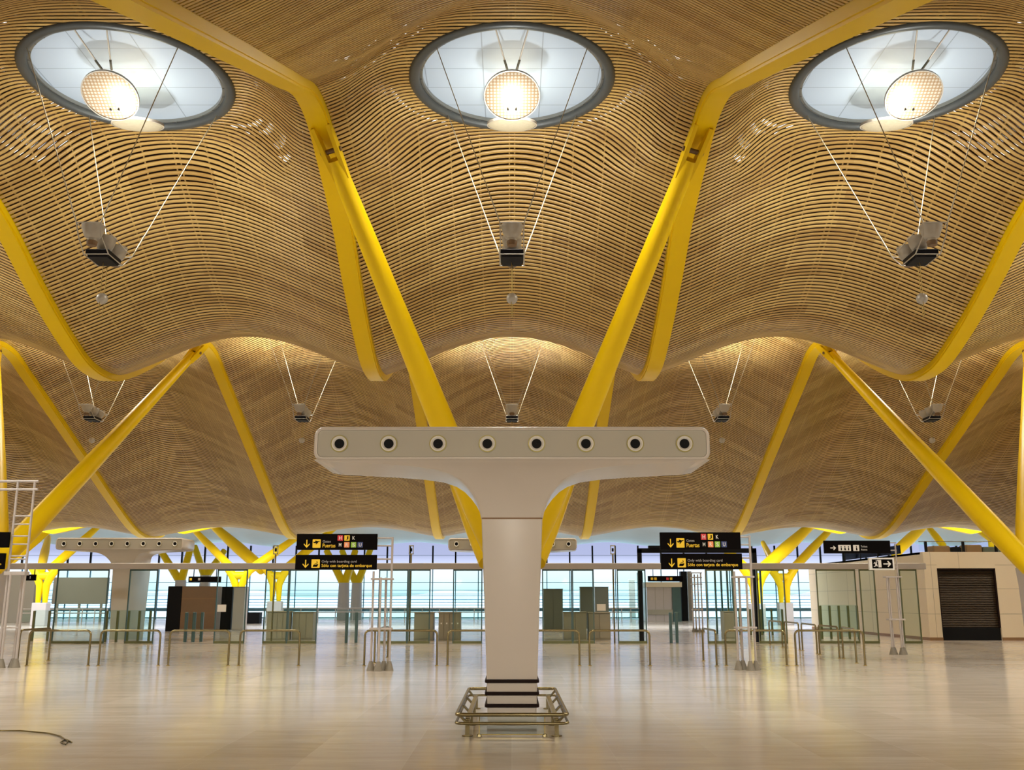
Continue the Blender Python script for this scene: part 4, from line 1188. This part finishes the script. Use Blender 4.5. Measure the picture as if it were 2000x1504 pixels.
jt.build('panel_joints', 'counter_grey', wr)
pl = MB(); pl.box(xc - 0.01, xd0, YS - 0.02, YS, 0, 0.13); pl.box(xd1, 31.6, YS - 0.02, YS, 0, 0.13); pl.box(xc - 0.02, xc, YS, 62, 0, 0.13)
struct(pl.build('baseboard_right', 'plinth_brown'))
t = thing('roller_shutter', 'closed dark brown slatted roller shutter door in the cream wall on the right', 'shutter', ((xd0 + xd1) / 2, YS + 0.1, 0))
sh = MB(); nS = 34; hs = (zd - 0.55) / nS
rings = []
for k in range(nS):
    z = 0.55 + k * hs
    rings += [[(xd0, YS + 0.17, z), (xd1, YS + 0.17, z)], [(xd0, YS + 0.13, z + hs * 0.15), (xd1, YS + 0.13, z + hs * 0.15)], [(xd0, YS + 0.11, z + hs * 0.5), (xd1, YS + 0.11, z + hs * 0.5)], [(xd0, YS + 0.13, z + hs * 0.85), (xd1, YS + 0.13, z + hs * 0.85)]]
sh.loft(rings, cap=False, closed=False)
sh.build('slat_curtain', 'shutter', t)
MB().bevbox(xd0, xd1, YS + 0.08, YS + 0.2, 0, 0.55, 0.01).build('bottom_panel', 'black', t)
f = MB(); f.box(xd0, xd0 + 0.06, YS + 0.02, YS + 0.2, 0.55, zd); f.box(xd1 - 0.06, xd1, YS + 0.02, YS + 0.2, 0.55, zd); f.box(xd0, xd1, YS + 0.02, YS + 0.2, zd - 0.08, zd)
f.build('guide_frame', 'black_rubber', t)
# mezzanine railing and goods on the shop roof
t = thing('roof_railing', 'glass railing with black posts on top of the cream shop wall', 'railing', (at(1860, 1070, Y=YS + 0.6).x, YS + 0.6, zt))
for px in (1642, 1668, 1694, 1720, 1776, 1808, 1881, 1945):
    x = at(px, 1068, Y=YS + 0.6).x
    if x < xc + 0.1: continue
    MB().box(x - 0.05, x + 0.05, YS + 0.55, YS + 0.65, zt, zt + 0.48).build('post', 'black', t)
MB().box(xc + 0.1, 26, YS + 0.59, YS + 0.61, zt + 0.05, zt + 0.46).build('glass_pane', 'glass_clear', t)
MB().tube([(xc + 0.1, YS + 0.6, zt + 0.50), (26, YS + 0.6, zt + 0.50)], 0.018, 8).build('hand_rail', 'steel', t, 60)
t = thing('roof_railing', 'row of black posts along the receding side of the shop roof', 'railing', (xc + 0.15, 52, zt))
for y in (48.0, 50.5, 53.0, 55.5):
    MB().box(xc + 0.12, xc + 0.17, y - 0.03, y + 0.03, zt, zt + 0.5).build('post', 'black', t)
MB().box(xc + 0.14, xc + 0.16, 47.5, 55.5, zt + 0.05, zt + 0.46).build('glass_pane', 'glass_clear', t)
for pa, pb, row, m, lab in ((1822, 1856, 1066, 'plinth_brown', 'brown seat back on top of the cream shop wall, left one'), (1862, 1878, 1068, 'black', 'dark box on top of the cream shop wall'), (1886, 1918, 1064, 'sign_red', 'dark red counter on top of the cream shop wall'), (1920, 1956, 1068, 'counter_dark', 'dark grey counter on top of the cream shop wall, near the diagonal strut')):
    Y = YS + 2.2; x0, x1 = at(pa, row, Y=Y).x, at(pb, row, Y=Y).x
    tag(MB().bevbox(x0, x1, Y, Y + 0.8, zt, zy(row, Y), 0.05).build('roof_furniture', m if m != 'sign_red' else 'plinth_brown', None, root=((x0 + x1) / 2, Y, zt)), lab, 'furniture')

# loose strap lying on the floor, lower left
p = [fx(-30, 1429), fx(40, 1429), fx(95, 1434), fx(118, 1440), fx(132, 1450), fx(128, 1456), fx(118, 1452), fx(128, 1446), fx(140, 1452)]
tag(MB().tube([(q.x, q.y, 0.012) for q in p], 0.010, 6).build('floor_cable', 'steel', None, 60, root=(p[2].x, p[2].y, 0)), 'thin pale cable lying on the floor at the lower left', 'cable')

# ------------------------------------------------------------------ lights
def light(kind, name, loc, energy, color, target=None, size=0.25, ang=160, blend=1.0):
    l = bpy.data.lights.new(name, kind); l.energy = energy; l.color = color
    l.shadow_soft_size = size
    o = bpy.data.objects.new(name, l); col.objects.link(o); o.location = loc
    if kind == 'SPOT':
        l.spot_size = R_(ang); l.spot_blend = blend
    if target is not None:
        o.rotation_euler = (Vector(target) - Vector(loc)).to_track_quat('-Z', 'Y').to_euler()
    return o
WARM = (1.0, 0.925, 0.80); WW = (1.0, 0.94, 0.84)
E_UP, E_DN, E_BK = 430, 3800, 2700
for X in (-18, -9, 0, 9, 18):
    light('SPOT', 'uplight', (X, 20.35 - 0.65, 9.62), E_UP * 1.3, WW, (X, 20.4, 14), 0.13, 72, 1.0)
    light('SPOT', 'slope_uplight', (X, 20.35 + 0.62, 9.64), 620, WARM, (X, 23.6, 13.2), 0.13, 140, 1.0)
    light('SPOT', 'fill_spot', (X, 20.8, 13.55), E_DN, WARM, (X, 20.8, 0), 0.6, 165, 1.0)  # added fill from the ring's middle, brightens the floor; no lamp hangs there
for X in (-27, -18, -9, 0, 9, 18, 27):
    light('SPOT', 'uplight', (X, 41.1, 9.80), E_UP * 5.0, WARM, (X, 41.2, 14), 0.10, 130, 0.8)
    light('SPOT', 'fill_spot', (X, 40.8, 13.3), E_DN * 0.42, WARM, (X, 40.8, 0), 0.6, 165, 1.0)  # added weaker fill over the rear row, no fitting behind it
for X in (-20, -10, 0, 10, 20):
    light('SPOT', 'fill_spot', (X, -3.5, 5.0), E_BK * 0.42, WARM, (X, 5.5, 0.5), 0.5, 165, 1.0)  # added fill behind the camera, aimed forward to light the column front

for X in (-36, -18, 0, 18, 36):
    light('SPOT', 'far_fill', (X, 77.0, 6.6), 350, (1.0, 0.95, 0.86), (X, 77, 0), 0.3, 165, 1.0)  # added fill to brighten the far hall, no fittings there
    light('SPOT', 'mid_fill', (X, 52.0, 6.6), 350, WARM, (X, 52, 0), 0.3, 160, 1.0)  # added fill under the rear roof wave, no lamp there

# ------------------------------------------------------------------ world
w = bpy.data.worlds.new('world'); C.world = w; w.use_nodes = True
nt = w.node_tree; bg = nt.nodes['Background']
tc = N(nt, 'ShaderNodeTexCoord'); sx = N(nt, 'ShaderNodeSeparateXYZ')
mr = N(nt, 'ShaderNodeMapRange'); mr.inputs['From Min'].default_value = -0.02; mr.inputs['From Max'].default_value = 0.38
cr = N(nt, 'ShaderNodeValToRGB'); e = cr.color_ramp.elements
e[0].position = 0.0; e[0].color = (0.50, 0.78, 1.0, 1)
e[1].position = 1.0; e[1].color = (4.2, 4.3, 4.5, 1)
for p_, c_ in ((0.055, (0.42, 0.62, 0.78)), (0.085, (0.56, 0.70, 0.80)), (0.118, (0.66, 0.70, 0.80)), (0.136, (0.46, 0.46, 0.62)), (0.16, (0.29, 0.29, 0.43)), (0.27, (0.26, 0.265, 0.40)), (0.40, (0.55, 0.60, 0.80))):
    x = e.new(p_); x.color = (*c_, 1)
nt.links.new(tc.outputs['Generated'], sx.inputs[0]); nt.links.new(sx.outputs['Z'], mr.inputs['Value'])
nt.links.new(mr.outputs['Result'], cr.inputs['Fac']); nt.links.new(cr.outputs['Color'], bg.inputs['Color'])
bg.inputs['Strength'].default_value = 1.55

# ------------------------------------------------------------------ view and sampling behaviour
C.view_settings.view_transform = 'Standard'
C.view_settings.look = 'None'
C.view_settings.exposure = 0.27
C.view_settings.gamma = 1.0
C.view_settings.use_curve_mapping = False
cy = C.cycles
cy.use_denoising = True
cy.max_bounces = 8; cy.diffuse_bounces = 5; cy.glossy_bounces = 4; cy.transparent_max_bounces = 24
cy.sample_clamp_indirect = 6.0
cy.caustics_reflective = False; cy.caustics_refractive = False
bpy.context.view_layer.update()
